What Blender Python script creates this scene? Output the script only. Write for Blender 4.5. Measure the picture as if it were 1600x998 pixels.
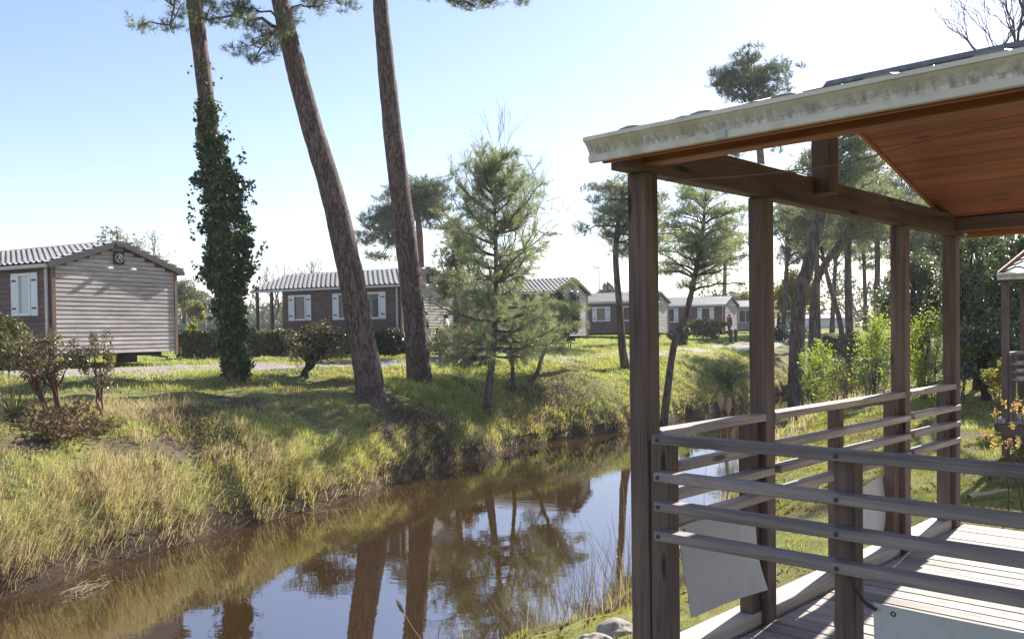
import bpy, math, random
import numpy as np
from mathutils import Vector, Matrix

for o in list(bpy.data.objects):
    bpy.data.objects.remove(o)
S = bpy.context.scene
COL = S.collection
R = math.radians

# ------------------------------------------------------------------ camera
EYE = 3.55                      # metres above the water (z = 0)
F, PITCH, ROLL, CY = 1392.9, -0.0173, 0.0132, 541.2
cam = bpy.data.cameras.new('camera')
camo = bpy.data.objects.new('camera', cam)
COL.objects.link(camo)
cam.sensor_width = 36.0
cam.lens = F / 1600 * 36.0
cam.shift_y = (CY - 499.0) / 1600.0
cam.clip_start = 0.05
cam.clip_end = 3000
_c, _s = math.cos(PITCH), math.sin(PITCH)
_f = Vector((0, _c, _s)); _u = Vector((0, -_s, _c)); _r = Vector((1, 0, 0))
_cr, _sr = math.cos(ROLL), math.sin(ROLL)
_right = _r * _cr - _u * _sr
_up = _r * _sr + _u * _cr
camo.matrix_world = Matrix(((_right.x, _up.x, -_f.x, 0), (_right.y, _up.y, -_f.y, 0),
                            (_right.z, _up.z, -_f.z, EYE), (0, 0, 0, 1)))
S.camera = camo

# ------------------------------------------------------------------ sky, sun, exposure
SUN_AZ = 54.0                   # degrees from +X towards +Y
SUN_EL = 33.0
w = bpy.data.worlds.new('World'); S.world = w; w.use_nodes = True
nt = w.node_tree; nt.nodes.clear()
sky = nt.nodes.new('ShaderNodeTexSky'); sky.sky_type = 'NISHITA'; sky.sun_disc = False
sky.sun_elevation = R(SUN_EL); sky.sun_rotation = R(90 - SUN_AZ)
sky.altitude = 20; sky.air_density = 1.0; sky.dust_density = 0.35; sky.ozone_density = 1.5
bg = nt.nodes.new('ShaderNodeBackground'); bg.inputs[1].default_value = 0.086
wo = nt.nodes.new('ShaderNodeOutputWorld')
wb = nt.nodes.new('ShaderNodeMix'); wb.data_type = 'RGBA'; wb.blend_type = 'MULTIPLY'; wb.inputs[0].default_value = 1.0
wb.inputs[7].default_value = (1.07, 0.975, 1.0, 1)      # the photograph's white balance
nt.links.new(sky.outputs[0], wb.inputs[6]); nt.links.new(wb.outputs[2], bg.inputs[0]); nt.links.new(bg.outputs[0], wo.inputs[0])
sl = bpy.data.lights.new('sun', 'SUN'); sl.energy = 5.0; sl.angle = R(0.55); sl.color = (1.0, 0.955, 0.89)
suno = bpy.data.objects.new('sun', sl); COL.objects.link(suno)
sd = Vector((math.cos(R(SUN_AZ)) * math.cos(R(SUN_EL)), math.sin(R(SUN_AZ)) * math.cos(R(SUN_EL)), math.sin(R(SUN_EL))))
suno.rotation_euler = sd.to_track_quat('Z', 'Y').to_euler()
S.view_settings.view_transform = 'Standard'; S.view_settings.look = 'None'
S.view_settings.gamma = 1.0; S.view_settings.use_curve_mapping = False
S.view_settings.exposure = 1.25
S.render.engine = 'CYCLES'
S.cycles.use_denoising = True
S.cycles.max_bounces = 7; S.cycles.diffuse_bounces = 3; S.cycles.glossy_bounces = 3
S.cycles.transmission_bounces = 3; S.cycles.transparent_max_bounces = 6
S.cycles.caustics_reflective = False; S.cycles.caustics_refractive = False
S.cycles.sample_clamp_indirect = 6.0


# ------------------------------------------------------------------ helpers
def at(px, py, d):
    """world point seen at photo pixel (px, py), d metres along the lens axis"""
    u0, v0 = px - 800.0, py - CY
    u = u0 * _cr - v0 * _sr; v = u0 * _sr + v0 * _cr
    x = u / F; zu = -v / F
    return Vector((x * d, (_c - zu * _s) * d, EYE + (_s + zu * _c) * d))


def hash2(ix, iy, seed):
    n = (ix.astype(np.int64) * 374761393 + iy.astype(np.int64) * 668265263 + seed * 1442695041) & 0x7fffffff
    n = ((n ^ (n >> 13)) * 1274126177) & 0x7fffffff
    return ((n ^ (n >> 16)) & 0xffff) / 65535.0


def vnoise(x, y, seed=0):
    x = np.asarray(x, float); y = np.asarray(y, float)
    ix, iy = np.floor(x), np.floor(y); fx, fy = x - ix, y - iy
    fx = fx * fx * (3 - 2 * fx); fy = fy * fy * (3 - 2 * fy)
    a = hash2(ix, iy, seed); b = hash2(ix + 1, iy, seed); c = hash2(ix, iy + 1, seed); d = hash2(ix + 1, iy + 1, seed)
    return (a * (1 - fx) + b * fx) * (1 - fy) + (c * (1 - fx) + d * fx) * fy


def fbm(x, y, seed=0, octv=4):
    t = 0; a = 0.5
    for k in range(octv):
        t = t + a * vnoise(x * 2 ** k, y * 2 ** k, seed + 17 * k); a *= 0.5
    return t / (1 - 0.5 ** octv)


def tag(o, label=None, cat=None, group=None, kind=None):
    if label: o['label'] = label
    if cat: o['category'] = cat
    if group: o['group'] = group
    if kind: o['kind'] = kind
    return o


def link(o, parent=None):
    COL.objects.link(o)
    if parent is not None: o.parent = parent
    return o


def empty(name, loc=(0, 0, 0), rz=0.0):
    o = bpy.data.objects.new(name, None); o.empty_display_size = 0.3
    o.location = loc; o.rotation_euler = (0, 0, rz)
    return link(o)


def mesh_np(name, V, faces, mat=None, smooth=False):
    """V (n,3); faces: (m,k) array of one polygon size or list of lists"""
    me = bpy.data.meshes.new(name)
    V = np.asarray(V, np.float32).reshape(-1, 3)
    if isinstance(faces, np.ndarray):
        m, k = faces.shape
        me.vertices.add(len(V)); me.vertices.foreach_set('co', V.ravel())
        me.loops.add(m * k); me.loops.foreach_set('vertex_index', faces.astype(np.int32).ravel())
        me.polygons.add(m); me.polygons.foreach_set('loop_start', np.arange(0, m * k, k, dtype=np.int32))
        if smooth: me.polygons.foreach_set('use_smooth', np.ones(m, bool))
        me.update(calc_edges=True)
    else:
        me.from_pydata(V.tolist(), [], faces)
        if smooth: me.polygons.foreach_set('use_smooth', np.ones(len(me.polygons), bool))
        me.update()
    if mat is not None: me.materials.append(mat)
    return me


def obj(name, me, parent=None, loc=None, rot=None):
    o = bpy.data.objects.new(name, me)
    if loc is not None: o.location = loc
    if rot is not None: o.rotation_euler = rot
    return link(o, parent)


_cb = {}


def cbox_mesh(L, W, H, mat, c=0.004):
    """chamfered box centred at origin, long axis X; shared by size and material"""
    key = (round(L, 4), round(W, 4), round(H, 4), mat.name, c)
    if key in _cb: return _cb[key]
    h = np.array((L, W, H)) / 2; V = []; idx = {}
    for sx in (-1, 1):
        for sy in (-1, 1):
            for sz in (-1, 1):
                s = np.array((sx, sy, sz))
                for ax in range(3):
                    p = s * (h - c); p[ax] = s[ax] * h[ax]
                    idx[(sx, sy, sz, ax)] = len(V); V.append(p)
    Fc = []
    for ax in range(3):
        b, d = (ax + 1) % 3, (ax + 2) % 3
        for s in (-1, 1):
            q = []
            for (i, j) in ((-1, -1), (1, -1), (1, 1), (-1, 1)):
                t = [0, 0, 0]; t[ax] = s; t[b] = i; t[d] = j
                q.append(idx[(*t, ax)])
            Fc.append(q if s > 0 else q[::-1])
    for ax in range(3):
        b, d = (ax + 1) % 3, (ax + 2) % 3
        for i in (-1, 1):
            for j in (-1, 1):
                t0 = [0, 0, 0]; t0[ax] = -1; t0[b] = i; t0[d] = j
                t1 = list(t0); t1[ax] = 1
                q = [idx[(*t0, b)], idx[(*t1, b)], idx[(*t1, d)], idx[(*t0, d)]]
                Fc.append(q if i * j < 0 else q[::-1])
    for sx in (-1, 1):
        for sy in (-1, 1):
            for sz in (-1, 1):
                q = [idx[(sx, sy, sz, k)] for k in range(3)]
                Fc.append(q if sx * sy * sz > 0 else q[::-1])
    me = mesh_np('box', V, Fc, mat)
    _cb[key] = me
    return me


def beam(name, p0, p1, w, h, mat, parent=None, up=(0, 0, 1), c=0.004, roll=0.0):
    """a board from p0 to p1, w wide (sideways), h tall (along up), as its own object"""
    p0 = Vector(p0); p1 = Vector(p1); x = (p1 - p0); L = x.length; x.normalize()
    up = Vector(up)
    if abs(x.dot(up)) > 0.98: up = Vector((0, 1, 0))
    y = up.cross(x).normalized(); z = x.cross(y)
    m = Matrix((x, y, z)).transposed()
    if roll: m = m @ Matrix.Rotation(roll, 3, 'X')
    o = obj(name, cbox_mesh(L, w, h, mat, c), parent)
    o.matrix_basis = Matrix.Translation((p0 + p1) / 2) @ m.to_4x4()
    return o


def tube_arrays(pts, rad, n=8, wob=0.0, seed=0, cap=True):
    P = np.asarray(pts, float); m = len(P); rad = np.asarray(rad, float)
    T = np.gradient(P, axis=0); T /= np.linalg.norm(T, axis=1)[:, None] + 1e-9
    ref = np.array((0, 0, 1.0)) if abs(T[0][2]) < 0.9 else np.array((1.0, 0, 0))
    V = []
    u = np.cross(T[0], ref); u /= np.linalg.norm(u)
    ang = np.linspace(0, 2 * np.pi, n, endpoint=False)
    rng = np.random.default_rng(seed)
    for i in range(m):
        u = u - T[i] * np.dot(u, T[i]); u /= np.linalg.norm(u) + 1e-9
        v = np.cross(T[i], u)
        r = rad[i] * (1 + (wob * (rng.random(n) - 0.5) if wob else 0))
        V.append(P[i] + np.outer(np.cos(ang) * r, u) + np.outer(np.sin(ang) * r, v))
    V = np.concatenate(V)
    i, j = np.meshgrid(np.arange(m - 1), np.arange(n), indexing='ij')
    a = i * n + j; b = i * n + (j + 1) % n
    Fq = np.stack([a, b, b + n, a + n], -1).reshape(-1, 4)
    return V, Fq


class Geo:
    """collects quads (tubes) into one mesh"""
    def __init__(s): s.V = []; s.F = []; s.n = 0
    def add(s, V, Fq):
        s.V.append(V); s.F.append(Fq + s.n); s.n += len(V)
    def tube(s, pts, rad, n=6, wob=0.0, seed=0): s.add(*tube_arrays(pts, rad, n, wob, seed))
    def build(s, name, mat, parent=None, smooth=True):
        return obj(name, mesh_np(name, np.concatenate(s.V), np.concatenate(s.F), mat, smooth), parent)


def smooth_path(pts, n):
    P = np.asarray([tuple(p) for p in pts], float)
    t = np.linspace(0, len(P) - 1, n); out = []
    for q in t:
        i = min(int(q), len(P) - 2); f = q - i
        p0 = P[max(i - 1, 0)]; p1 = P[i]; p2 = P[i + 1]; p3 = P[min(i + 2, len(P) - 1)]
        out.append(0.5 * ((2 * p1) + (-p0 + p2) * f + (2 * p0 - 5 * p1 + 4 * p2 - p3) * f * f + (-p0 + 3 * p1 - 3 * p2 + p3) * f ** 3))
    return np.array(out)


def rsphere(rng, n):
    v = rng.normal(size=(n, 3)); return v / np.linalg.norm(v, axis=1)[:, None]


def tri_obj(name, P, mat, parent=None):
    """P (n,3,3) free triangles"""
    n = len(P)
    return obj(name, mesh_np(name, P.reshape(-1, 3), np.arange(n * 3).reshape(n, 3), mat), parent)


def needles(rng, C, D, per, L, wid, spread=0.9):
    """needle tufts: centres C (n,3), twig directions D; returns triangles"""
    n = len(C)
    c = np.repeat(C, per, 0); d = np.repeat(D, per, 0)
    dd = d * (1.15 - spread * rng.random((n * per, 1))) + rsphere(rng, n * per) * spread
    dd /= np.linalg.norm(dd, axis=1)[:, None]
    l = L * (0.65 + 0.6 * rng.random((n * per, 1)))
    b = c + d * (rng.random((n * per, 1)) - 0.6) * L * 0.9
    wv = np.cross(dd, rsphere(rng, n * per)); wv /= np.linalg.norm(wv, axis=1)[:, None] + 1e-9
    wv *= wid * (0.7 + 0.6 * rng.random((n * per, 1)))
    return np.stack([b - wv, b + wv, b + dd * l], 1)


def leaves(rng, C, size, up=0.35, asp=0.55):
    """one diamond leaf (2 triangles) at each centre"""
    n = len(C)
    a = rsphere(rng, n); nrm = rsphere(rng, n) + np.array((0, 0, up)); b = np.cross(nrm, a)
    b /= np.linalg.norm(b, axis=1)[:, None] + 1e-9
    s = size * (0.6 + 0.8 * rng.random((n, 1)))
    a = a * s; b = b * s * asp
    bend = np.cross(a, b); bend /= np.linalg.norm(bend, axis=1)[:, None] + 1e-9; bend *= s * 0.16
    V = np.stack([C - a, C + b + bend, C + a, C - b + bend], 1).reshape(-1, 3)
    i = np.arange(n)[:, None] * 4
    Ft = np.concatenate([i + np.array((0, 1, 2)), i + np.array((0, 2, 3))], 1).reshape(-1, 3)
    return V, Ft


# ------------------------------------------------------------------ materials
MT = {}


def nodes_of(name):
    m = bpy.data.materials.new(name); m.use_nodes = True
    t = m.node_tree; t.nodes.clear(); MT[name] = m
    return m, t


def N(t, typ, **kw):
    n = t.nodes.new(typ)
    for k, v in kw.items():
        if k.startswith('i_'):
            key = k[2:]; key = int(key) if key.isdigit() else key.replace('_', ' ')
            n.inputs[key].default_value = v
        else: setattr(n, k, v)
    return n


def ramp(t, fac, stops):
    n = t.nodes.new('ShaderNodeValToRGB'); e = n.color_ramp.elements
    while len(e) < len(stops): e.new(0.5)
    for el, (p, c) in zip(e, stops):
        el.position = p; el.color = (*c, 1) if len(c) == 3 else c
    t.links.new(fac, n.inputs[0]); return n.outputs[0]


def mixc(t, fac, a, b, mode='MIX'):
    n = N(t, 'ShaderNodeMix', data_type='RGBA', blend_type=mode)
    for sock, v in ((n.inputs[0], fac), (n.inputs[6], a), (n.inputs[7], b)):
        if hasattr(v, 'is_output') or isinstance(v, bpy.types.NodeSocket): t.links.new(v, sock)
        elif isinstance(v, (int, float)): sock.default_value = v
        else: sock.default_value = (*v, 1)
    return n.outputs[2]


def noise(t, vec, scale, detail=4, rough=0.55, dist=0.0):
    n = N(t, 'ShaderNodeTexNoise'); n.inputs['Scale'].default_value = scale; n.inputs['Detail'].default_value = detail
    n.inputs['Roughness'].default_value = rough; n.inputs['Distortion'].default_value = dist
    if vec is not None: t.links.new(vec, n.inputs['Vector'])
    return n.outputs[0]


def mapping(t, vec, scale=(1, 1, 1), loc=None):
    n = N(t, 'ShaderNodeMapping'); n.inputs['Scale'].default_value = scale
    t.links.new(vec, n.inputs[0])
    if loc is not None: t.links.new(loc, n.inputs[1])
    return n.outputs[0]


def finish(t, color, rough=0.8, bump=None, bstr=0.3, bdist=0.01, spec=0.3, extra=None, sheen=0):
    p = N(t, 'ShaderNodeBsdfPrincipled')
    if isinstance(color, bpy.types.NodeSocket): t.links.new(color, p.inputs['Base Color'])
    else: p.inputs['Base Color'].default_value = (*color, 1)
    if isinstance(rough, bpy.types.NodeSocket): t.links.new(rough, p.inputs['Roughness'])
    else: p.inputs['Roughness'].default_value = rough
    p.inputs['Specular IOR Level'].default_value = spec
    if bump is not None:
        b = N(t, 'ShaderNodeBump'); b.inputs['Strength'].default_value = bstr; b.inputs['Distance'].default_value = bdist
        t.links.new(bump, b.inputs['Height']); t.links.new(b.outputs[0], p.inputs['Normal'])
    o = N(t, 'ShaderNodeOutputMaterial'); t.links.new(p.outputs[0], o.inputs[0])
    return p


def wood(name, dark, light, rough=0.75, grain=9.0, var=0.35, knots=True, spec=0.25, lichen=None):
    """sawn timber: grain runs along the piece's own X axis; each piece its own tone"""
    m, t = nodes_of(name)
    tc = N(t, 'ShaderNodeTexCoord'); oi = N(t, 'ShaderNodeObjectInfo')
    off = N(t, 'ShaderNodeVectorMath', operation='SCALE'); off.inputs[0].default_value = (13.1, 7.7, 5.3)
    t.links.new(oi.outputs['Random'], off.inputs['Scale'])
    v = mapping(t, tc.outputs['Object'], (1.0, 1, 1), off.outputs[0])
    vg = mapping(t, v, (0.55, grain, grain))
    g1 = noise(t, vg, 2.2, 6, 0.62, 0.6)
    g2 = noise(t, mapping(t, v, (1.4, 60, 60)), 2.0, 3, 0.6)
    big = noise(t, v, 1.7, 3)
    s = N(t, 'ShaderNodeMath', operation='MULTIPLY_ADD'); s.inputs[1].default_value = 0.45; t.links.new(g2, s.inputs[0])
    t.links.new(g1, s.inputs[2])
    s2 = N(t, 'ShaderNodeMath', operation='MULTIPLY_ADD'); s2.inputs[1].default_value = 0.5; t.links.new(big, s2.inputs[0]); t.links.new(s.outputs[0], s2.inputs[2])
    mg = N(t, 'ShaderNodeMapRange'); mg.inputs['From Min'].default_value = 0.74; mg.inputs['From Max'].default_value = 1.16
    t.links.new(s2.outputs[0], mg.inputs[0])
    col = ramp(t, mg.outputs[0], [(0.0, dark), (1.0, light)])
    if knots:
        vo = N(t, 'ShaderNodeTexVoronoi'); vo.inputs['Scale'].default_value = 1.0
        t.links.new(mapping(t, v, (1.9, 9, 9)), vo.inputs['Vector'])
        k = ramp(t, vo.outputs['Distance'], [(0.07, (1, 1, 1)), (0.15, (0, 0, 0))])
        col = mixc(t, k, col, tuple(c * 0.55 for c in dark))
    if lichen:
        lm = ramp(t, noise(t, v, 14, 5, 0.7), [(0.55, (0, 0, 0)), (0.68, (1, 1, 1))])
        col = mixc(t, lm, col, lichen)
    mr = N(t, 'ShaderNodeMapRange'); mr.inputs['To Min'].default_value = 1 - var; mr.inputs['To Max'].default_value = 1 + var
    t.links.new(oi.outputs['Random'], mr.inputs[0])
    hv = N(t, 'ShaderNodeHueSaturation'); t.links.new(col, hv.inputs['Color']); t.links.new(mr.outputs[0], hv.inputs['Value'])
    finish(t, hv.outputs[0], rough, s.outputs[0], 0.35, 0.004, spec)
    return m


def plain(name, col, rough=0.6, var=0.12, scale=3.0, spec=0.3, dirt=None, bump=0.1, metal=0):
    m, t = nodes_of(name)
    tc = N(t, 'ShaderNodeTexCoord'); v = tc.outputs['Object']
    n1 = noise(t, v, scale, 5)
    c = mixc(t, n1, tuple(x * (1 - var) for x in col), tuple(min(1, x * (1 + var)) for x in col))
    if dirt:
        dm = ramp(t, noise(t, mapping(t, v, (1, 1, 0.35)), scale * 3, 6, 0.7), [(0.5, (0, 0, 0)), (0.72, (1, 1, 1))])
        c = mixc(t, dm, c, dirt)
    p = finish(t, c, rough, noise(t, v, scale * 12, 3), bump, 0.003, spec)
    p.inputs['Metallic'].default_value = metal
    return m


def foliage(name, c0, c1, trans=0.4, rough=0.5, spec=0.25, tcol=None, third=None):
    """leaf or needle: tone changes from one leaf to the next; thin, so it lets light through"""
    m, t = nodes_of(name)
    g = N(t, 'ShaderNodeNewGeometry')
    stops = [(0.0, c0), (1.0, c1)] if third is None else [(0.0, c0), (0.8, c1), (1.0, third)]
    col = ramp(t, g.outputs['Random Per Island'], stops)
    p = N(t, 'ShaderNodeBsdfPrincipled'); t.links.new(col, p.inputs['Base Color'])
    p.inputs['Roughness'].default_value = rough; p.inputs['Specular IOR Level'].default_value = spec
    tr = N(t, 'ShaderNodeBsdfTranslucent')
    tc = mixc(t, 1.0, col, tcol or (1.5, 1.5, 0.7), 'MULTIPLY'); t.links.new(tc, tr.inputs[0])
    mx = N(t, 'ShaderNodeMixShader'); mx.inputs[0].default_value = trans
    t.links.new(p.outputs[0], mx.inputs[1]); t.links.new(tr.outputs[0], mx.inputs[2])
    o = N(t, 'ShaderNodeOutputMaterial'); t.links.new(mx.outputs[0], o.inputs[0])
    return m


def bark(name, dark, light, scale=7.0, bstr=0.9, ivy=None):
    m, t = nodes_of(name)
    tc = N(t, 'ShaderNodeTexCoord'); v = mapping(t, tc.outputs['Object'], (1, 1, 0.22))
    vo = N(t, 'ShaderNodeTexVoronoi', feature='DISTANCE_TO_EDGE'); vo.inputs['Scale'].default_value = scale
    nz = N(t, 'ShaderNodeTexNoise'); nz.inputs['Scale'].default_value = scale * 0.8; t.links.new(v, nz.inputs['Vector'])
    va = N(t, 'ShaderNodeMix', data_type='VECTOR'); va.inputs[0].default_value = 0.35
    t.links.new(v, va.inputs[4]); t.links.new(nz.outputs['Color'], va.inputs[5])
    t.links.new(va.outputs[1], vo.inputs['Vector'])
    crack = ramp(t, vo.outputs['Distance'], [(0.0, (0, 0, 0)), (0.16, (1, 1, 1))])
    fine = noise(t, v, scale * 5, 5, 0.65)
    col = ramp(t, fine, [(0.3, dark), (0.72, light)])
    col = mixc(t, crack, tuple(c * 0.55 for c in dark), col)
    h = mixc(t, 0.35, crack, fine)
    finish(t, col, 0.85, h, bstr, 0.04, 0.2)
    return m


# timber
wood('post_wood', (0.072, 0.048, 0.042), (0.201, 0.141, 0.115), 0.7, 8, 0.12)
wood('rail_wood', (0.121, 0.095, 0.091), (0.344, 0.279, 0.259), 0.65, 9, 0.15, spec=0.4)
wood('rail_sunlit', (0.159, 0.126, 0.107), (0.489, 0.406, 0.341), 0.65, 9, 0.12, spec=0.4)  # side rails: sunlight on their tops put into a lighter rail colour
wood('deck_wood', (0.200, 0.175, 0.156), (0.425, 0.381, 0.344), 0.75, 10, 0.16, spec=0.3)
wood('curb_wood', (0.300, 0.250, 0.206), (0.575, 0.488, 0.413), 0.75, 10, 0.1)
wood('ceiling_wood', (0.181, 0.060, 0.036), (0.341, 0.128, 0.074), 0.5, 7, 0.14, spec=0.35)
wood('fascia_wood', (0.234, 0.094, 0.043), (0.486, 0.203, 0.094), 0.6, 7, 0.1)
wood('clad_brown', (0.342, 0.298, 0.281), (0.658, 0.594, 0.563), 0.7, 12, 0.14, knots=False)
wood('clad_glare', (0.432, 0.390, 0.372), (0.720, 0.672, 0.648), 0.6, 12, 0.10, knots=False)  # gable boards, grazing sun glare painted in as a lighter base colour
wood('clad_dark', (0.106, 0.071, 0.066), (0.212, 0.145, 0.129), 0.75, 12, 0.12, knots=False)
wood('trim_wood', (0.156, 0.096, 0.072), (0.312, 0.204, 0.156), 0.7, 9, 0.1)
# paints, metals, sheets
plain('white_paint', (0.74, 0.76, 0.80), 0.4, 0.05)
plain('frame_white', (0.80, 0.80, 0.79), 0.35, 0.04)
plain('gutter_white', (0.55, 0.535, 0.50), 0.5, 0.10, 4)
plain('dark_metal', (0.035, 0.035, 0.04), 0.45, 0.1)
plain('grey_panel', (0.33, 0.35, 0.38), 0.6, 0.1)
plain('lamp_white', (0.78, 0.76, 0.70), 0.4, 0.04)
plain('tile_grey', (0.46, 0.445, 0.43), 0.55, 0.2, 6, 0.35, dirt=(0.30, 0.285, 0.27))
plain('tile_dark', (0.16, 0.15, 0.155), 0.4, 0.3, 7, 0.5, dirt=(0.30, 0.28, 0.26))
plain('roof_edge', (0.10, 0.085, 0.08), 0.6, 0.2)
plain('canvas_white', (0.56, 0.55, 0.545), 0.55, 0.06, 5, dirt=(0.48, 0.47, 0.45))
plain('rope_grey', (0.33, 0.31, 0.29), 0.8, 0.2)
plain('pale_steel', (0.42, 0.44, 0.47), 0.4, 0.1)
plain('home_beige', (0.42, 0.37, 0.33), 0.6, 0.1)
plain('home_teal', (0.22, 0.34, 0.32), 0.6, 0.1)
plain('home_white', (0.70, 0.70, 0.70), 0.6, 0.06)
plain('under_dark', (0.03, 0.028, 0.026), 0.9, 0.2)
plain('bollard_wood', (0.09, 0.07, 0.055), 0.8, 0.2)
plain('rock_moss', (0.34, 0.32, 0.29), 0.9, 0.35, 9, 0.2, dirt=(0.34, 0.14, 0.035), bump=0.7)
plain('skin', (0.42, 0.24, 0.17), 0.5, 0.05)
plain('cloth_black', (0.02, 0.02, 0.023), 0.85, 0.2)
plain('cloth_white', (0.62, 0.60, 0.58), 0.85, 0.06)
plain('cloth_red', (0.30, 0.04, 0.035), 0.85, 0.1)
plain('cloth_blue', (0.05, 0.06, 0.10), 0.85, 0.1)
plain('hair_brown', (0.06, 0.03, 0.018), 0.6, 0.2)
plain('twig', (0.11, 0.085, 0.07), 0.85, 0.3)
plain('stem_red', (0.14, 0.06, 0.045), 0.7, 0.3)
plain('stem_dark', (0.05, 0.038, 0.03), 0.85, 0.3)
plain('straw', (0.50, 0.40, 0.25), 0.8, 0.2)
plain('plume', (0.52, 0.38, 0.30), 0.9, 0.2)
bark('bark_pine', (0.097, 0.062, 0.055), (0.276, 0.189, 0.167), 9.0, 0.7)
bark('bark_far', (0.106, 0.075, 0.064), (0.250, 0.178, 0.149), 5.0, 0.5)
bark('bark_grey', (0.10, 0.085, 0.075), (0.24, 0.21, 0.185), 9.0, 0.5)
# glass: dark room behind a pane
m_, t_ = nodes_of('window_glass')
finish(t_, (0.055, 0.065, 0.075), 0.05, spec=0.5)
m_, t_ = nodes_of('pale_glass')
finish(t_, (0.42, 0.47, 0.50), 0.12, spec=0.7)
# stained gutter: lichen streaks low on the face
m_, t_ = nodes_of('gutter_stained')
tc_ = N(t_, 'ShaderNodeTexCoord')
va_ = mapping(t_, tc_.outputs['Object'], (5.0, 9, 3.0))
base_ = mixc(t_, noise(t_, va_, 1.2, 5), (0.66, 0.61, 0.51), (0.84, 0.80, 0.73))
st_ = noise(t_, mapping(t_, tc_.outputs['Object'], (26, 20, 9)), 1.6, 7, 0.72, 0.4)
sx_ = N(t_, 'ShaderNodeSeparateXYZ'); t_.links.new(tc_.outputs['Object'], sx_.inputs[0])
band_ = ramp(t_, sx_.outputs['Z'], [(0.022, (0, 0, 0)), (0.027, (1, 1, 1)), (0.05, (0.85, 0.85, 0.85)), (0.07, (0, 0, 0))])
stm_ = ramp(t_, st_, [(0.40, (0, 0, 0)), (0.62, (1, 1, 1))])
mm_ = mixc(t_, 1.0, stm_, band_, 'MULTIPLY')
c_ = mixc(t_, mm_, base_, (0.33, 0.30, 0.265))
mossm_ = ramp(t_, noise(t_, mapping(t_, tc_.outputs['Object'], (3, 3, 3)), 2.5, 5), [(0.5, (0, 0, 0)), (0.75, (0.6, 0.6, 0.6))])
c_ = mixc(t_, mossm_, c_, (0.36, 0.33, 0.19))
finish(t_, c_, 0.6, st_, 0.15, 0.004, 0.3)
# foliage
foliage('needle_near', (0.085, 0.11, 0.062), (0.19, 0.205, 0.11), 0.35, 0.45, 0.35)
foliage('needle_dark', (0.075, 0.10, 0.075), (0.16, 0.185, 0.13), 0.30, 0.5, 0.3)
foliage('needle_olive', (0.177, 0.204, 0.141), (0.389, 0.418, 0.304), 0.38, 0.45, 0.35)
foliage('needle_grey', (0.146, 0.168, 0.123), (0.291, 0.308, 0.224), 0.32, 0.5, 0.3)
foliage('ivy_leaf', (0.022, 0.045, 0.015), (0.081, 0.125, 0.037), 0.25, 0.30, 0.5, third=(0.20, 0.22, 0.07))
foliage('oak_leaf', (0.063, 0.081, 0.045), (0.172, 0.190, 0.105), 0.22, 0.36, 0.5)
foliage('bud_leaf', (0.13, 0.11, 0.065), (0.22, 0.18, 0.10), 0.4, 0.6, 0.2)
foliage('spring_leaf', (0.180, 0.243, 0.046), (0.324, 0.378, 0.085), 0.5, 0.5, 0.25)
foliage('yellow_leaf', (0.16, 0.15, 0.045), (0.27, 0.23, 0.07), 0.45, 0.55, 0.2)
foliage('photinia_leaf', (0.055, 0.068, 0.03), (0.19, 0.165, 0.095), 0.3, 0.32, 0.5, third=(0.27, 0.15, 0.10))
foliage('hedge_leaf', (0.06, 0.075, 0.028), (0.16, 0.145, 0.07), 0.3, 0.4, 0.4, third=(0.24, 0.17, 0.10))
foliage('dark_leaf', (0.025, 0.035, 0.02), (0.065, 0.07, 0.038), 0.2, 0.35, 0.5)
foliage('red_leaf', (0.30, 0.05, 0.04), (0.45, 0.10, 0.06), 0.4, 0.45, 0.3)
foliage('flower_yellow', (0.42, 0.22, 0.12), (0.62, 0.48, 0.20), 0.4, 0.6, 0.2, third=(0.50, 0.12, 0.10))
foliage('far_leaf', (0.06, 0.075, 0.045), (0.12, 0.13, 0.075), 0.25, 0.6, 0.2)
foliage('dry_blade', (0.38, 0.31, 0.18), (0.64, 0.55, 0.36), 0.48, 0.6, 0.2, (1.1, 1.05, 0.8))
foliage('mixed_blade', (0.276, 0.294, 0.081), (0.595, 0.506, 0.236), 0.5, 0.55, 0.25, (1.2, 1.2, 0.7))
foliage('green_blade', (0.233, 0.281, 0.080), (0.476, 0.479, 0.203), 0.5, 0.5, 0.25, (1.25, 1.3, 0.9))
foliage('moss_blade', (0.20, 0.19, 0.045), (0.33, 0.29, 0.085), 0.4, 0.6, 0.2)
foliage('yucca_leaf', (0.05, 0.06, 0.035), (0.19, 0.17, 0.10), 0.2, 0.4, 0.45)
foliage('litter', (0.085, 0.055, 0.038), (0.24, 0.165, 0.105), 0.15, 0.8, 0.1)

# ground: soil, litter and thin turf
m_, t_ = nodes_of('ground_mat')
tc_ = N(t_, 'ShaderNodeTexCoord'); v_ = tc_.outputs['Object']
turf_ = ramp(t_, noise(t_, v_, 3.5, 6, 0.7), [(0.3, (0.13, 0.145, 0.04)), (0.52, (0.22, 0.225, 0.065)), (0.75, (0.31, 0.28, 0.12))])
soil_ = ramp(t_, noise(t_, v_, 9, 6, 0.7), [(0.3, (0.055, 0.038, 0.027)), (0.7, (0.17, 0.12, 0.082))])
mask_ = ramp(t_, noise(t_, v_, 0.55, 6, 0.62), [(0.46, (0, 0, 0)), (0.60, (1, 1, 1))])
gp_ = N(t_, 'ShaderNodeNewGeometry'); sz_ = N(t_, 'ShaderNodeSeparateXYZ'); t_.links.new(gp_.outputs['Position'], sz_.inputs[0])
low_ = ramp(t_, sz_.outputs['Z'], [(0.35, (1, 1, 1)), (0.8, (0, 0, 0))])
c_ = mixc(t_, mask_, turf_, soil_)
c_ = mixc(t_, low_, c_, (0.075, 0.05, 0.034))
finish(t_, c_, 0.95, noise(t_, v_, 25, 5, 0.7), 0.8, 0.03, 0.1)
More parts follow.
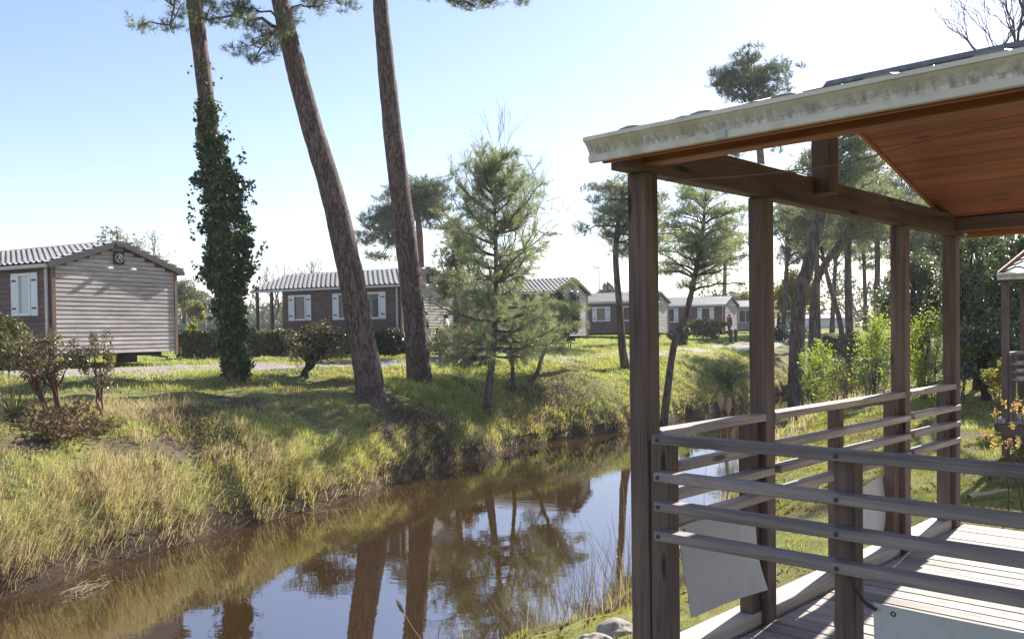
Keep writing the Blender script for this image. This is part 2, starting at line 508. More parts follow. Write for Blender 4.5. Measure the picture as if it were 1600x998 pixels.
m_, t_ = nodes_of('path_mat')
tc_ = N(t_, 'ShaderNodeTexCoord'); v_ = tc_.outputs['Object']
c_ = ramp(t_, noise(t_, v_, 6, 6, 0.7), [(0.3, (0.24, 0.21, 0.19)), (0.7, (0.36, 0.33, 0.30))])
finish(t_, c_, 0.9, noise(t_, v_, 40, 4), 0.4, 0.01, 0.15)
# peat-brown water with faint ripples
m_, t_ = nodes_of('water_mat')
tc_ = N(t_, 'ShaderNodeTexCoord'); v_ = tc_.outputs['Object']
rp_ = noise(t_, mapping(t_, v_, (1.0, 1.6, 1)), 3.2, 3, 0.5)
rp2_ = noise(t_, v_, 0.35, 2, 0.5)
ht_ = mixc(t_, 0.3, rp_, rp2_)
bp_ = N(t_, 'ShaderNodeBump'); bp_.inputs['Strength'].default_value = 0.028; bp_.inputs['Distance'].default_value = 0.05
t_.links.new(ht_, bp_.inputs['Height'])
body_ = N(t_, 'ShaderNodeBsdfDiffuse'); bc_ = mixc(t_, noise(t_, v_, 0.5, 4), (0.034, 0.0185, 0.007), (0.056, 0.031, 0.011))
t_.links.new(bc_, body_.inputs[0])
gl_ = N(t_, 'ShaderNodeBsdfGlossy'); gl_.inputs[0].default_value = (0.90, 0.92, 0.98, 1); gl_.inputs['Roughness'].default_value = 0.015
t_.links.new(bp_.outputs[0], gl_.inputs['Normal'])
fr_ = N(t_, 'ShaderNodeFresnel'); fr_.inputs[0].default_value = 4.6; t_.links.new(bp_.outputs[0], fr_.inputs['Normal'])
mx_ = N(t_, 'ShaderNodeMixShader'); t_.links.new(fr_.outputs[0], mx_.inputs[0]); t_.links.new(body_.outputs[0], mx_.inputs[1]); t_.links.new(gl_.outputs[0], mx_.inputs[2])
o_ = N(t_, 'ShaderNodeOutputMaterial'); t_.links.new(mx_.outputs[0], o_.inputs[0])

# ------------------------------------------------------------------ terrain
LEFT = np.array([(-10.5, -30), (-9.6, -6), (-9.2, 4), (-8.4, 8), (-7.55, 10.5), (-6.97, 12.14), (-6.33, 13.57), (-5.6, 15.2), (-4.98, 16.5), (-3.99, 17.9),
                 (-2.99, 20.85), (-1.9, 23.0), (-0.73, 25.4), (1.02, 28.5), (4.0, 31.05), (6.5, 35), (9.47, 38.8), (14.1, 46.9), (19.8, 55.2), (34, 70), (60, 90)], float)
RIGHT = np.array([(-4.5, -30), (-4.6, -6), (-4.3, 1), (-3.2, 5.0), (-1.3, 8.0), (0.5, 9.8), (1.1, 11.3), (2.2, 12.9), (3.6, 16.5), (5.2, 21), (8, 27.5), (12, 34), (17, 42), (25, 51), (40, 66), (66, 86)], float)


def sdist(x, y, line):
    """signed distance to a polyline running away from the camera; positive on its left"""
    best = np.full(x.shape, 1e9); sg = np.ones(x.shape)
    for (ax, ay), (bx, by) in zip(line[:-1], line[1:]):
        dx, dy = bx - ax, by - ay; l2 = dx * dx + dy * dy
        t = np.clip(((x - ax) * dx + (y - ay) * dy) / l2, 0, 1)
        ex, ey = x - ax - t * dx, y - ay - t * dy
        d = ex * ex + ey * ey; c = dx * ey - dy * ex
        m = d < best - 1e-12
        best = np.where(m, d, best); sg = np.where(m, np.sign(c), sg)
    return np.sqrt(best) * np.where(sg == 0, 1, sg)


PL = ([0, 0.12, 0.5, 0.9, 1.6, 2.5, 4, 6, 9, 14, 30, 80, 900], [-0.05, 0.35, 0.85, 1.25, 1.72, 2.02, 2.28, 2.5, 2.68, 2.78, 2.95, 3.15, 4.0])
PR = ([0, 0.2, 0.8, 2, 4, 7, 30, 900], [-0.05, 0.25, 0.65, 1.2, 1.62, 1.82, 2.1, 3.0])


def H(x, y, rough=True):
    x = np.asarray(x, float); y = np.asarray(y, float)
    sL = sdist(x, y, LEFT); sR = -sdist(x, y, RIGHT)
    wv = (fbm(x * 0.9, y * 0.9, 3) - 0.5) * 0.7
    sLn = sL + wv * np.clip(1 - np.abs(sL) / 4, 0, 1); sRn = sR + wv * np.clip(1 - np.abs(sR) / 4, 0, 1)
    zl = np.interp(sLn, *PL) + 0.006 * np.clip(y - 30, 0, 40) * (sL > 0)
    zr = np.interp(sRn, *PR)
    bed = -np.clip(np.minimum(-sLn, -sRn) * 0.7, 0, 1.0) - 0.05
    z = np.where(sLn > 0, zl, np.where(sRn > 0, zr, bed))
    if rough:
        amp = np.clip(z, 0, 1) * np.where(sL > 8, 0.25, 1.0) * np.where(sR > 1.5, 0.5, 1.0)
        z = z + ((fbm(x * 0.55, y * 0.55, 9) - 0.5) * 0.36 + (fbm(x * 2.3, y * 2.3, 5) - 0.5) * 0.13) * amp
    return z


def h1(x, y):
    return float(H(np.array([x]), np.array([y]))[0])


def grow(a, b, step, lo, hi, k=1.25):
    c = list(np.arange(a, b + 1e-6, step)); s = step
    while c[-1] < hi: s *= k; c.append(c[-1] + s)
    s = step
    while c[0] > lo: s *= k; c.insert(0, c[0] - s)
    return np.array(c)


gx = grow(-14, 22, 0.2, -420, 420); gy = grow(3, 58, 0.22, -120, 600)
XX, YY = np.meshgrid(gx, gy, indexing='ij')
ZZ = H(XX.ravel(), YY.ravel())
ni, nj = XX.shape
ii, jj = np.meshgrid(np.arange(ni - 1), np.arange(nj - 1), indexing='ij')
a_ = (ii * nj + jj).ravel()
gf = np.stack([a_, a_ + nj, a_ + nj + 1, a_ + 1], 1)
ground = obj('ground', mesh_np('ground', np.stack([XX.ravel(), YY.ravel(), ZZ], 1), gf, MT['ground_mat'], True))
tag(ground, 'grassy earth banks and lawn on both sides of the brown stream', 'ground', kind='structure')

wx, wy = np.meshgrid(np.linspace(-16, 70, 44), np.linspace(-32, 92, 63), indexing='ij')
ii, jj = np.meshgrid(np.arange(43), np.arange(62), indexing='ij'); a_ = (ii * 63 + jj).ravel()
wv_ = np.stack([wx.ravel(), wy.ravel(), np.zeros(wx.size)], 1)
wf_ = np.stack([a_, a_ + 63, a_ + 64, a_ + 1], 1)
cx_ = wv_[wf_].mean(1)
keep = (sdist(cx_[:, 0], cx_[:, 1], LEFT) < 2.5) & (sdist(cx_[:, 0], cx_[:, 1], RIGHT) > -2.5)
water = obj('water', mesh_np('water', wv_, wf_[keep], MT['water_mat'], True))
tag(water, 'still peat brown stream mirroring trunks and pale sky', 'water', kind='structure')

PATH = smooth_path([(-30, 9, 0), (-20, 14.5, 0), (-12.6, 21.2, 0), (-10.0, 24.0, 0), (-7.6, 27.2, 0), (-4.9, 30.6, 0), (-0.6, 34.4, 0), (2.8, 38.3, 0), (6.6, 43, 0), (11.6, 50, 0), (20, 64, 0), (34, 84, 0)], 160)
T = np.gradient(PATH[:, :2], axis=0); T /= np.linalg.norm(T, axis=1)[:, None]; NRM = np.stack([-T[:, 1], T[:, 0]], 1)
rows = []
for k in np.linspace(-1, 1, 9):
    e = 1.15 + 0.12 * (vnoise(np.arange(160) * 0.5, np.zeros(160), 4) - 0.5)
    q = PATH[:, :2] + NRM * (k * e)[:, None]
    rows.append(np.stack([q[:, 0], q[:, 1], H(q[:, 0], q[:, 1]) + 0.035 - 0.03 * abs(k) ** 4], 1))
pv = np.stack(rows, 1).reshape(-1, 3)
ii, jj = np.meshgrid(np.arange(159), np.arange(8), indexing='ij'); a_ = (ii * 9 + jj).ravel()
path = obj('path', mesh_np('path', pv, np.stack([a_, a_ + 1, a_ + 10, a_ + 9], 1), MT['path_mat'], True))
tag(path, 'grey gravel path running past the timber cabins', 'path', kind='structure')


def path_dist(x, y):
    d = np.full(np.shape(x), 1e9)
    for p in PATH[::3]: d = np.minimum(d, (x - p[0]) ** 2 + (y - p[1]) ** 2)
    return np.sqrt(d)


# ------------------------------------------------------------------ covered terrace
TC = (0.5306, 3.5763); TY = R(43.8)     # corner post, and the bearing of its side
DECK = EYE - 1.4
V2 = Vector((math.sin(TY), math.cos(TY), 0)); W2 = Vector((math.cos(TY), -math.sin(TY), 0))


def terrace(origin, label, near=True):
    """local frame: x runs along the gutter towards the cabin, y across the terrace, z up from the deck"""
    t = empty('covered_terrace', origin, TY - math.pi / 2 if False else -TY)
    tag(t, label, 'terrace', 'covered timber terraces beside the stream')
    Z = 1.4                                  # local height of the photographer's eye above this deck
    zb, pw = 0.62 + Z, 0.088
    bs = (0.0, 0.963, 2.722, 3.662)
    LEN = 4.9 if near else 3.4
    for b in bs:
        beam('post', (0, b, -0.5), (0, b, zb), pw, pw, MT['post_wood'], t)
    for b in (0.0, bs[3]):
        beam('post', (LEN - 0.2, b, -0.5), (LEN - 0.2, b, zb), pw, pw, MT['post_wood'], t)
    # beams carrying the roof
    beam('beam', (0, -0.16, zb + 0.075), (0, bs[3] + 0.16, zb + 0.075), 0.075, 0.15, MT['post_wood'], t)
    beam('beam', (-0.10, 0.0, zb + 0.079), (LEN, 0.0, zb + 0.079), 0.09, 0.10, MT['fascia_wood'], t)
    beam('beam', (-0.06, bs[3], zb + 0.072), (LEN, bs[3], zb + 0.072), 0.09, 0.09, MT['post_wood'], t)
    RB, RZ, EN, EF, EZ = 1.78, 1.235 + Z, -0.30, 3.96, 0.685 + Z
    beam('king_post', (0.075, 1.50, zb + 0.06), (0.075, 1.50, RZ - 0.07), 0.10, 0.10, MT['post_wood'], t)
    beam('ridge_beam', (-0.05, RB, RZ - 0.06), (LEN, RB, RZ - 0.06), 0.07, 0.10, MT['post_wood'], t)
    # boarded ceiling, plank by plank on both slopes
    for (e, z0) in ((EF, EZ - 0.02), (EN + 0.06, EZ - 0.02)):
        a0 = Vector((0, e, z0)); a1 = Vector((0, RB, RZ)); dv = a1 - a0; n = 17; nr = Vector((0, -dv.z, dv.y)).normalized()
        if nr.z < 0: nr = -nr
        for k in range(n):
            c = a0 + dv * ((k + 0.5) / n)
            beam('ceiling_plank', (-0.012, c.y, c.z), (LEN, c.y, c.z), dv.length / n - 0.006, 0.016, MT['ceiling_wood'], t, up=nr, c=0.003)
        for k in (0, 1):
            beam('barge_board', (-0.028, a0.y, a0.z + 0.03), (-0.028, a1.y, a1.z + 0.03), 0.022, 0.10, MT['fascia_wood'], t) if k == 0 else None
    # roof tiles: profiled, laid in courses (near slope one by one)
    tl, tw = 0.37, 0.30
    sl_ = math.atan2(RZ - EZ, RB - EN)
    prof = [(-0.5, 0.0), (-0.38, 0.004), (-0.25, 0.02), (-0.1, 0.038), (0.02, 0.042), (0.14, 0.038), (0.28, 0.02), (0.4, 0.004), (0.54, 0.0)]
    tvv = []
    for (yy, lift) in ((0, 0.03), (1, 0.006)):
        for (u, hgt) in prof: tvv.append((u * tw, yy * (tl + 0.06), hgt + lift))
    for (u, hgt) in prof: tvv.append((u * tw, 0.0, hgt + 0.012))
    np_ = len(prof)
    tff = [[k, k + 1, np_ + k + 1, np_ + k] for k in range(np_ - 1)] + [[2 * np_ + k, 2 * np_ + k + 1, k + 1, k] for k in range(np_ - 1)]
    tme = mesh_np('roof_tile', tvv, tff, MT['tile_dark'])
    ncol = int((LEN + 0.08) / tw); nrow = 6
    slope_len = math.hypot(RB - EN + 0.06, RZ - EZ)
    tl = slope_len / nrow
    rr = random.Random(4)
    for r in range(nrow):
        for c in range(ncol):
            s_ = r * tl
            y_ = EN + 0.012 + s_ * math.cos(sl_); z_ = EZ - 0.016 + s_ * math.sin(sl_)
            o = obj('roof_tile', tme, t, (0.0 + (c + 0.5) * tw, y_, z_), (sl_ + rr.uniform(-.006, .006), rr.uniform(-.01, .01), rr.uniform(-.008, .008)))
    # far slope as one sheet of the same tiles
    g = []
    fv = []; ff = []
    for r in range(nrow):
        for c in range(ncol):
            s_ = r * tl; base = len(fv)
            M4 = Matrix.Translation((0.0 + (c + 0.5) * tw, EF - 0.01 - s_ * math.cos(sl_), EZ - 0.01 + s_ * math.sin(sl_))) @ Matrix.Rotation(math.pi, 4, 'Z') @ Matrix.Rotation(sl_, 4, 'X')
            for p in tvv: fv.append(M4 @ Vector(p))
            ff += [[i + base for i in q] for q in tff]
    tag(obj('roof_tiles', mesh_np('roof_tiles', fv, ff, MT['tile_dark']), t), kind='stuff')
    beam('ridge_cap', (-0.03, RB, RZ + 0.062), (LEN, RB, RZ + 0.062), 0.16, 0.05, MT['tile_dark'], t, c=0.02)
    # gutter: a moulded trough along the near eave, another along the far one
    GK = 0.78
    gp = [(0.0, 0.0), (-0.012, -0.004), (-0.022, 0.0), (-0.026, 0.026), (-0.018, 0.030), (-0.020, 0.045), (-0.034, 0.072), (-0.05, 0.092), (-0.056, 0.094), (-0.056, 0.112), (-0.046, 0.114), (-0.046, 0.10), (-0.02, 0.06), (-0.008, 0.012)]
    for (yy, sg, nm) in ((EN - 0.0, 1, 'gutter_stained'), (EF + 0.0, -1, 'gutter_white')):
        xs = np.linspace(-0.015 if sg > 0 else 0.06, LEN, 30); gv = []
        for x_ in xs:
            for (u, z_) in gp: gv.append((x_ , u * sg, z_ * GK))
        k_ = len(gp)
        gq = [[i * k_ + j, i * k_ + (j + 1) % k_, (i + 1) * k_ + (j + 1) % k_, (i + 1) * k_ + j][::(1 if sg > 0 else -1)] for i in range(29) for j in range(k_)]
        gq += [[j for j in range(k_)], [29 * k_ + j for j in range(k_)][::-1]]
        obj('gutter', mesh_np('gutter', gv, gq, MT[nm]), t, (0, yy, 0.628 + Z))
        beam('fascia_board', (0.02, yy + 0.02 * sg, 0.628 + Z + 0.04), (LEN, yy + 0.02 * sg, 0.628 + Z + 0.04), 0.02, 0.09, MT['fascia_wood'], t)
    # railings
    rz = [Z - 0.4413, Z - 0.5855, Z - 0.6986, Z - 0.8119]
    for i, z_ in enumerate(rz):
        x0 = 0.105 if i == 0 else 0.112
        beam('rail', (x0, -0.075, z_ + 0.0175), (LEN - 0.3, -0.075, z_ + 0.0175), 0.072, 0.036, MT['rail_wood'], t)
        for b0, b1 in zip(bs[:-1], bs[1:]):
            e0 = b0 + 0.046 if i == 0 else b0 + 0.06
            beam('rail', (0.012 if i == 0 else 0.03, e0, z_ + 0.0175), (0.012 if i == 0 else 0.03, b1 - 0.0 if i else b1 - 0.046, z_ + 0.0175), 0.07, 0.036, MT['rail_sunlit'], t)
    for b in bs[1:]:
        beam('rail_post', (-0.028, b - 0.082, -0.25), (-0.028, b - 0.082, rz[0] - 0.001), 0.07, 0.075, MT['post_wood'], t)
    beam('rail_post', (-0.028, 1.84, -0.25), (-0.028, 1.84, rz[0] - 0.001), 0.07, 0.06, MT['post_wood'], t)
    beam('rail_post', (0.092, -0.002, -0.4), (0.092, -0.002, rz[0] - 0.001), 0.088, 0.072, MT['post_wood'], t)
    for k, x_ in enumerate((0.83, 2.25, 3.6)):
        if x_ < LEN: beam('rail_post', (x_, 0.0, -0.4), (x_, 0.0, rz[0] - 0.001), 0.072, 0.072, MT['post_wood'], t)
    # coach bolts where rails cross the posts, brackets under the gutter
    bm_ = tube_arrays([(0, 0.0, 0), (0, -0.004, 0), (0, -0.007, 0)], [0.008, 0.008, 0.003], 8)
    bolt = mesh_np('bolt', bm_[0], bm_[1], MT['roof_edge'], True)
    for z_ in rz:
        for x_ in (0.128, 0.83, 2.25):
            obj('bolt', bolt, t, (x_ + 0.006, -0.111, z_ + 0.018))
    for x_ in np.arange(0.55, LEN, 1.1):
        beam('gutter_joint', (x_ - 0.02, EN - 0.030, 0.628 + Z + 0.012), (x_ + 0.02, EN - 0.030, 0.628 + Z + 0.012), 0.012, 0.032, MT['gutter_white'], t, c=0.003)
    # deck
    n = 30; pwid = 3.86 / n
    rr = random.Random(8)
    for k in range(n):
        b = -0.08 + (k + 0.5) * pwid
        beam('deck_plank', (0.045, b, -0.014 + rr.uniform(-.0015, .0015)), (LEN - 0.1 + rr.uniform(-.01, .01), b, -0.014), pwid - 0.011, 0.028, MT['deck_wood'], t, c=0.003)
    beam('curb_board', (-0.052, -0.1, 0.012), (-0.052, 3.8, 0.012), 0.13, 0.075, MT['curb_wood'], t)
    beam('edge_beam', (-0.06, -0.125, -0.12), (LEN, -0.125, -0.12), 0.05, 0.17, MT['post_wood'], t)
    beam('edge_beam', (-0.095, -0.1, -0.13), (-0.095, 3.8, -0.13), 0.05, 0.16, MT['post_wood'], t)
    for x_ in np.arange(0.4, LEN, 0.6):
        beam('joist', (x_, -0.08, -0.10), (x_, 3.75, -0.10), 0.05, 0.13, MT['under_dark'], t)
    return t


terrace((TC[0], TC[1], DECK), 'near covered timber terrace with stained white gutter and plank deck')
p2_ = at(1557, 437, 12.6)
t2o = Vector((p2_.x, p2_.y, 0)) + W2 * 0.015 + V2 * 0.36
terrace((t2o.x, t2o.y, p2_.z - 0.628 - 1.4), 'small distant covered terrace half cut off beside the dark evergreen trees', near=False)


def terr(a, b, z):
    """point on the near terrace: a along the gutter, b across, z above the eye"""
    q = Vector((TC[0], TC[1], 0)) + W2 * a + V2 * b
    return Vector((q.x, q.y, EYE + z))


def sheet(label, c, sag, n=14, bulge=0.02, seed=1):
    """limp plastic sheet through four corners TL TR BR BL, with eyelets"""
    root = empty('plastic_sheet', c[3]); tag(root, label, 'sheet', 'white plastic sheets tied to the railings')
    o0 = Vector(c[3]); rng = np.random.default_rng(seed)
    nrm = (c[1] - c[0]).cross(c[3] - c[0]).normalized(); V = []
    for k in (0, 1):
        for j in range(n + 1):
            for i in range(n + 1):
                u, v = i / n, j / n
                p = c[0] * (1 - u) * (1 - v) + c[1] * u * (1 - v) + c[2] * u * v + c[3] * (1 - u) * v - o0
                p = p + Vector((0, 0, sag * math.sin(math.pi * u) * (1 - v))) + nrm * (bulge * math.sin(3.1 * u + 2 * v + seed) * math.sin(2.4 * v + u * 2) + 0.002 * k)
                V.append(p)
    q = (n + 1) ** 2
    Fc = []
    for j in range(n):
        for i in range(n):
            a = j * (n + 1) + i
            Fc.append([a, a + 1, a + n + 2, a + n + 1]); Fc.append([q + a + n + 1, q + a + n + 2, q + a + 1, q + a])
    obj('sheet', mesh_np('sheet', V, Fc, MT['canvas_white'], True), root)
    for (u, v) in ((0.05, 0.95), (0.95, 0.95), (0.05, 0.05)):
        p = c[0] * (1 - u) * (1 - v) + c[1] * u * (1 - v) + c[2] * u * v + c[3] * (1 - u) * v - o0 - nrm * 0.006
        th = np.linspace(0, 2 * np.pi, 13)
        ux = (c[1] - c[0]).normalized(); uy = nrm.cross(ux)
        g = Geo(); g.tube([p + (ux * math.cos(a) + uy * math.sin(a)) * 0.007 + nrm * bulge * 0.5 for a in th], [0.0028] * 13, 5); g.build('eyelet', MT['dark_metal'], root)
    return root


sheet('white plastic sheet hanging between corner post and second post', [terr(.085, .115, -.80), terr(.085, .70, -.885), terr(.10, .79, -1.2), terr(.085, .175, -1.185)], 0.03, seed=2)
sheet('narrow white plastic sheet behind the dark middle railing post', [terr(-.05, 2.0, -.96), terr(-.05, 2.63, -.92), terr(-.05, 2.63, -1.28), terr(-.05, 2.0, -1.17)], 0.0, seed=5)
sheet('bluish white plastic sheet low on the front railing, tied with rope', [terr(.925, -.035, -.905), terr(2.2, -.035, -.87), terr(2.2, -.035, -1.42), terr(.92, -.035, -1.45)], -0.02, seed=7)


def rope(name, label, pts, r, mat='rope_grey', n=24):
    g = Geo(); P = smooth_path(pts, n); o0 = P[0].copy(); g.tube(P - o0, [r] * n, 6)
    o = g.build(name, MT[mat]); o.location = o0
    return tag(o, label, name.replace('_', ' ').split()[-1])


rope('tie_rope', 'dark rope tying the low front sheet to middle railing post', [terr(.84, -.045, -.80), terr(.86, -.05, -.84), terr(.9, -.05, -.90), terr(.94, -.045, -.925)], 0.006, 'dark_metal')
rope('loose_rope', 'loose rope end dangling left of the dark middle railing post', [terr(.78, .05, -.83), terr(.76, .06, -.95), terr(.75, .06, -1.02), terr(.77, .05, -1.07)], 0.004, 'rope_grey')
rope('hanging_cable', 'thin pale cable slung under the boarded terrace ceiling', [at(1040, 283, 3.72), at(1180, 273, 3.68), at(1320, 255, 3.6), at(1447, 221, 3.4), at(1600, 190, 3.15), at(1800, 155, 2.9)], 0.0028)

# ------------------------------------------------------------------ timber cabins
TH = R(61.0)
GD = Vector((math.cos(TH), math.sin(TH), 0)); LD = Vector((-math.sin(TH), math.cos(TH), 0))
_roofs = {}


def text_mesh(name, cu):
    tmp = bpy.data.objects.new('tmp', cu); COL.objects.link(tmp)
    me = bpy.data.meshes.new_from_object(tmp.evaluated_get(bpy.context.evaluated_depsgraph_get()))
    bpy.data.objects.remove(tmp); me.materials.clear(); me.materials.append(MT['lamp_white'])
    return me


def roof_sheet(L, run, rise, mat):
    """profiled tile sheet for one slope, x along the ridge, y up the slope"""
    key = (L, run, mat.name)
    if key in _roofs: return _roofs[key]
    sl = math.hypot(run, rise); rows_ = 7; per = 0.25; nx = int(L / per * 5); V = []
    xs = np.linspace(0, L, nx + 1); wav = 0.026 * np.cos(2 * np.pi * xs / per) + 0.010 * np.cos(4 * np.pi * xs / per)
    n = nx + 1; Fr = []; hgt = sl / rows_
    for r in range(rows_):
        for (y_, lift) in ((r * hgt - (0.05 if r else 0.0), 0.07), (r * hgt + hgt * 0.5, 0.042), ((r + 1) * hgt - 0.02, 0.012)):
            V.append(np.stack([xs, np.full_like(xs, y_), wav * (1.15 if lift > 0.06 else 0.9) + lift + 0.02], 1))
        jj = np.arange(nx)
        for q in (0, 1): a = (r * 3 + q) * n + jj; Fr.append(np.stack([a, a + 1, a + n + 1, a + n], 1))
    V = np.concatenate(V)
    me = mesh_np('roof_tiles', V, np.concatenate(Fr), mat, False)
    _roofs[key] = me
    return me


def window(home, x, y0, y1, z0, z1, nx, shut=(True, True), glass='window_glass', mat='white_paint', sw=0.30):
    """on the long wall (plane x = const, facing -x locally)"""
    fw = 0.07
    wn = beam('window', (x - 0.005, y0 + 0.02, (z0 + z1) / 2), (x - 0.005, y1 - 0.02, (z0 + z1) / 2), 0.01, z1 - z0 - 0.04, MT[glass], home)
    mi = wn.matrix_basis.inverted()
    def sub(nm, p0, p1, w_, h_, mm):
        o = beam(nm, p0, p1, w_, h_, MT[mm], None); M = o.matrix_basis.copy()
        o.parent = wn; o.matrix_basis = mi @ M
    for yy in (y0, y1): sub('frame', (x - 0.03, yy, z0 - fw / 2), (x - 0.03, yy, z1 + fw / 2), fw, 0.06, 'frame_white')
    for zz in (z0, z1): sub('frame', (x - 0.03, y0 + fw / 2, zz), (x - 0.03, y1 - fw / 2, zz), 0.06, fw, 'frame_white')
    if y1 - y0 > 0.95: sub('frame', (x - 0.025, (y0 + y1) / 2, z0 + fw / 2), (x - 0.025, (y0 + y1) / 2, z1 - fw / 2), 0.05, 0.05, 'frame_white')
    for on, yc in zip(shut, (y0 - fw / 2 - sw / 2 - 0.005, y1 + fw / 2 + sw / 2 + 0.005)):
        if not on: continue
        s = beam('shutter', (x - 0.028, yc, z0 - 0.04), (x - 0.028, yc, z1 + 0.04), sw, 0.035, MT[mat], home, up=(1, 0, 0))
        ms = s.matrix_basis.inverted()
        for zz in (z0 + 0.16, z1 - 0.16):
            o = beam('hinge', (x - 0.048, yc - sw * 0.36, zz), (x - 0.048, yc + sw * 0.36, zz), 0.008, 0.05, MT['dark_metal'], None); M = o.matrix_basis.copy()
            o.parent = s; o.matrix_basis = ms @ M


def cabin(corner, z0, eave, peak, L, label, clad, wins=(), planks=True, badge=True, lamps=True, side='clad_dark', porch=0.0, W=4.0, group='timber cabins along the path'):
    """local frame: x = across the gable, y = along the cabin, origin at the gable's near corner"""
    h = empty('timber_cabin', (corner[0], corner[1], z0), TH)
    tag(h, label, 'cabin', group)
    fl = 0.22; he = eave - z0; hp = peak - z0; rise = hp - he
    Lw = L - porch
    # shell
    V = [(0.03, 0.03, fl), (W - 0.03, 0.03, fl), (W - 0.03, 0.03, he), (W / 2, 0.03, hp - 0.02), (0.03, 0.03, he)]
    V += [(x, Lw - 0.03, z) for (x, _, z) in V]
    obj('wall', mesh_np('wall', V, [[0, 1, 2, 3, 4], [9, 8, 7, 6, 5], [0, 4, 9, 5], [1, 6, 7, 2], [0, 5, 6, 1], [4, 3, 8, 9], [3, 2, 7, 8]], MT[side]), h)
    # gable cladding, board by board
    bh = 0.118
    n = int((hp - fl) / bh)
    if planks:
        for k in range(n):
            zc = fl + (k + 0.5) * bh; zt = zc + bh / 2
            half = W / 2 if zt <= he else max(0.05, (hp - zt) / rise * W / 2)
            if half < 0.15: continue
            x0, x1 = W / 2 - half + 0.0, W / 2 + half
            if zt <= he: x0, x1 = 0.10, W - 0.10
            beam('plank', (x0, 0.012, zc), (x1, 0.012, zc), 0.024, bh - 0.016, MT[clad], h, c=0.003, roll=-0.10)
        nl = int((he - fl) / 0.15)
        for k in range(nl):
            zc = fl + (k + 0.5) * 0.15
            beam('plank', (0.014, 0.1, zc), (0.014, Lw, zc), 0.022, 0.15 - 0.014, MT[side], h, c=0.003)
    else:
        g = []
    for x_ in (0.05, W - 0.05):
        beam('corner_trim', (x_, -0.004, fl - 0.08), (x_, -0.004, he), 0.10, 0.05, MT['trim_wood'], h, up=(0, 1, 0))
    # roof
    run = W / 2 + 0.16; rs = rise * run / (W / 2); sl = math.atan2(rise, W / 2)
    rf = obj('roof', mesh_np('roof', [(-0.16, -0.12, he - 0.056), (W / 2, -0.12, hp), (W + 0.16, -0.12, he - 0.056), (W + 0.16, L + 0.1, he - 0.056), (W / 2, L + 0.1, hp), (-0.16, L + 0.1, he - 0.056),
                                     (-0.16, -0.12, he + 0.02), (W / 2, -0.12, hp + 0.07), (W + 0.16, -0.12, he + 0.02), (W + 0.16, L + 0.1, he + 0.02), (W / 2, L + 0.1, hp + 0.07), (-0.16, L + 0.1, he + 0.02)],
                             [[0, 5, 4, 1], [1, 4, 3, 2], [6, 7, 10, 11], [7, 8, 9, 10], [0, 1, 7, 6], [1, 2, 8, 7], [3, 4, 10, 9], [4, 5, 11, 10], [0, 6, 11, 5], [2, 3, 9, 8]], MT['roof_edge']), h)
    me = roof_sheet(round(L + 0.24, 2), run, rs, MT['tile_grey'])
    o = obj('roof_tiles', me, rf); tag(o, kind='stuff')
    o.matrix_local = Matrix.Translation((-0.17, L + 0.11, he + 0.005)) @ Matrix.Rotation(-math.pi / 2, 4, 'Z') @ Matrix.Rotation(sl, 4, 'X')
    o = obj('roof_tiles', me, rf); tag(o, kind='stuff')
    o.matrix_local = Matrix.Translation((W + 0.17, -0.13, he + 0.005)) @ Matrix.Rotation(math.pi / 2, 4, 'Z') @ Matrix.Rotation(sl, 4, 'X')
    beam('ridge_cap', (W / 2, -0.14, hp + 0.10), (W / 2, L + 0.1, hp + 0.10), 0.2, 0.06, MT['tile_grey'], rf, c=0.02)
    for sx in (0, 1):
        xe = -0.17 if sx == 0 else W + 0.17
        beam('barge_board', (xe, -0.135, he - 0.02), (W / 2, -0.135, hp + 0.045), 0.028, 0.15, MT['roof_edge'], h)
        beam('gutter', (xe + (-0.03 if sx == 0 else 0.03), -0.12, he - 0.02), (xe + (-0.03 if sx == 0 else 0.03), L + 0.1, he - 0.02), 0.10, 0.10, MT['gutter_white'], h, c=0.02)
    beam('downpipe', (-0.055, 0.14, 0.05), (-0.055, 0.14, he - 0.04), 0.075, 0.075, MT['gutter_white'], h, c=0.02)
    if badge:
        b = beam('badge', (W / 2 - 0.17, -0.04, hp - 0.36), (W / 2 + 0.17, -0.04, hp - 0.36), 0.05, 0.36, MT['dark_metal'], h, c=0.012)
        g = Geo(); th = np.linspace(0, 2 * np.pi, 25)
        g.tube([(0.115 * math.cos(a), -0.03, 0.115 * math.sin(a)) for a in th], [0.011] * 25, 6); g.build('badge_ring', MT['lamp_white'], b)
        cu = bpy.data.curves.new('badge_letter', 'FONT'); cu.body = 'R'; cu.size = 0.24; cu.extrude = 0.006; cu.align_x = 'CENTER'; cu.align_y = 'CENTER'; cu.shear = 0.3
        obj('badge_letter', text_mesh('badge_letter', cu), b, (0, -0.034, 0), (math.pi / 2, 0, 0))
        beam('badge_cap', (W / 2, -0.16, hp + 0.0), (W / 2, -0.03, hp + 0.0), 0.34, 0.16, MT['roof_edge'], h, c=0.03)
    if lamps:
        for x_ in (W / 2 - 0.33, W / 2 + 0.42):
            beam('wall_lamp', (x_ - 0.09, -0.07, hp - 0.66), (x_ + 0.09, -0.07, hp - 0.66), 0.14, 0.07, MT['lamp_white'], h, c=0.02)
    for wd in wins: window(h, 0.0, *wd)
    # chassis under the floor
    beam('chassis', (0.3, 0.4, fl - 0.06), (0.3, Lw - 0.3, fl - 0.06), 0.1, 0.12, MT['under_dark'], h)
    beam('chassis', (W - 0.3, 0.4, fl - 0.06), (W - 0.3, Lw - 0.3, fl - 0.06), 0.1, 0.12, MT['under_dark'], h)
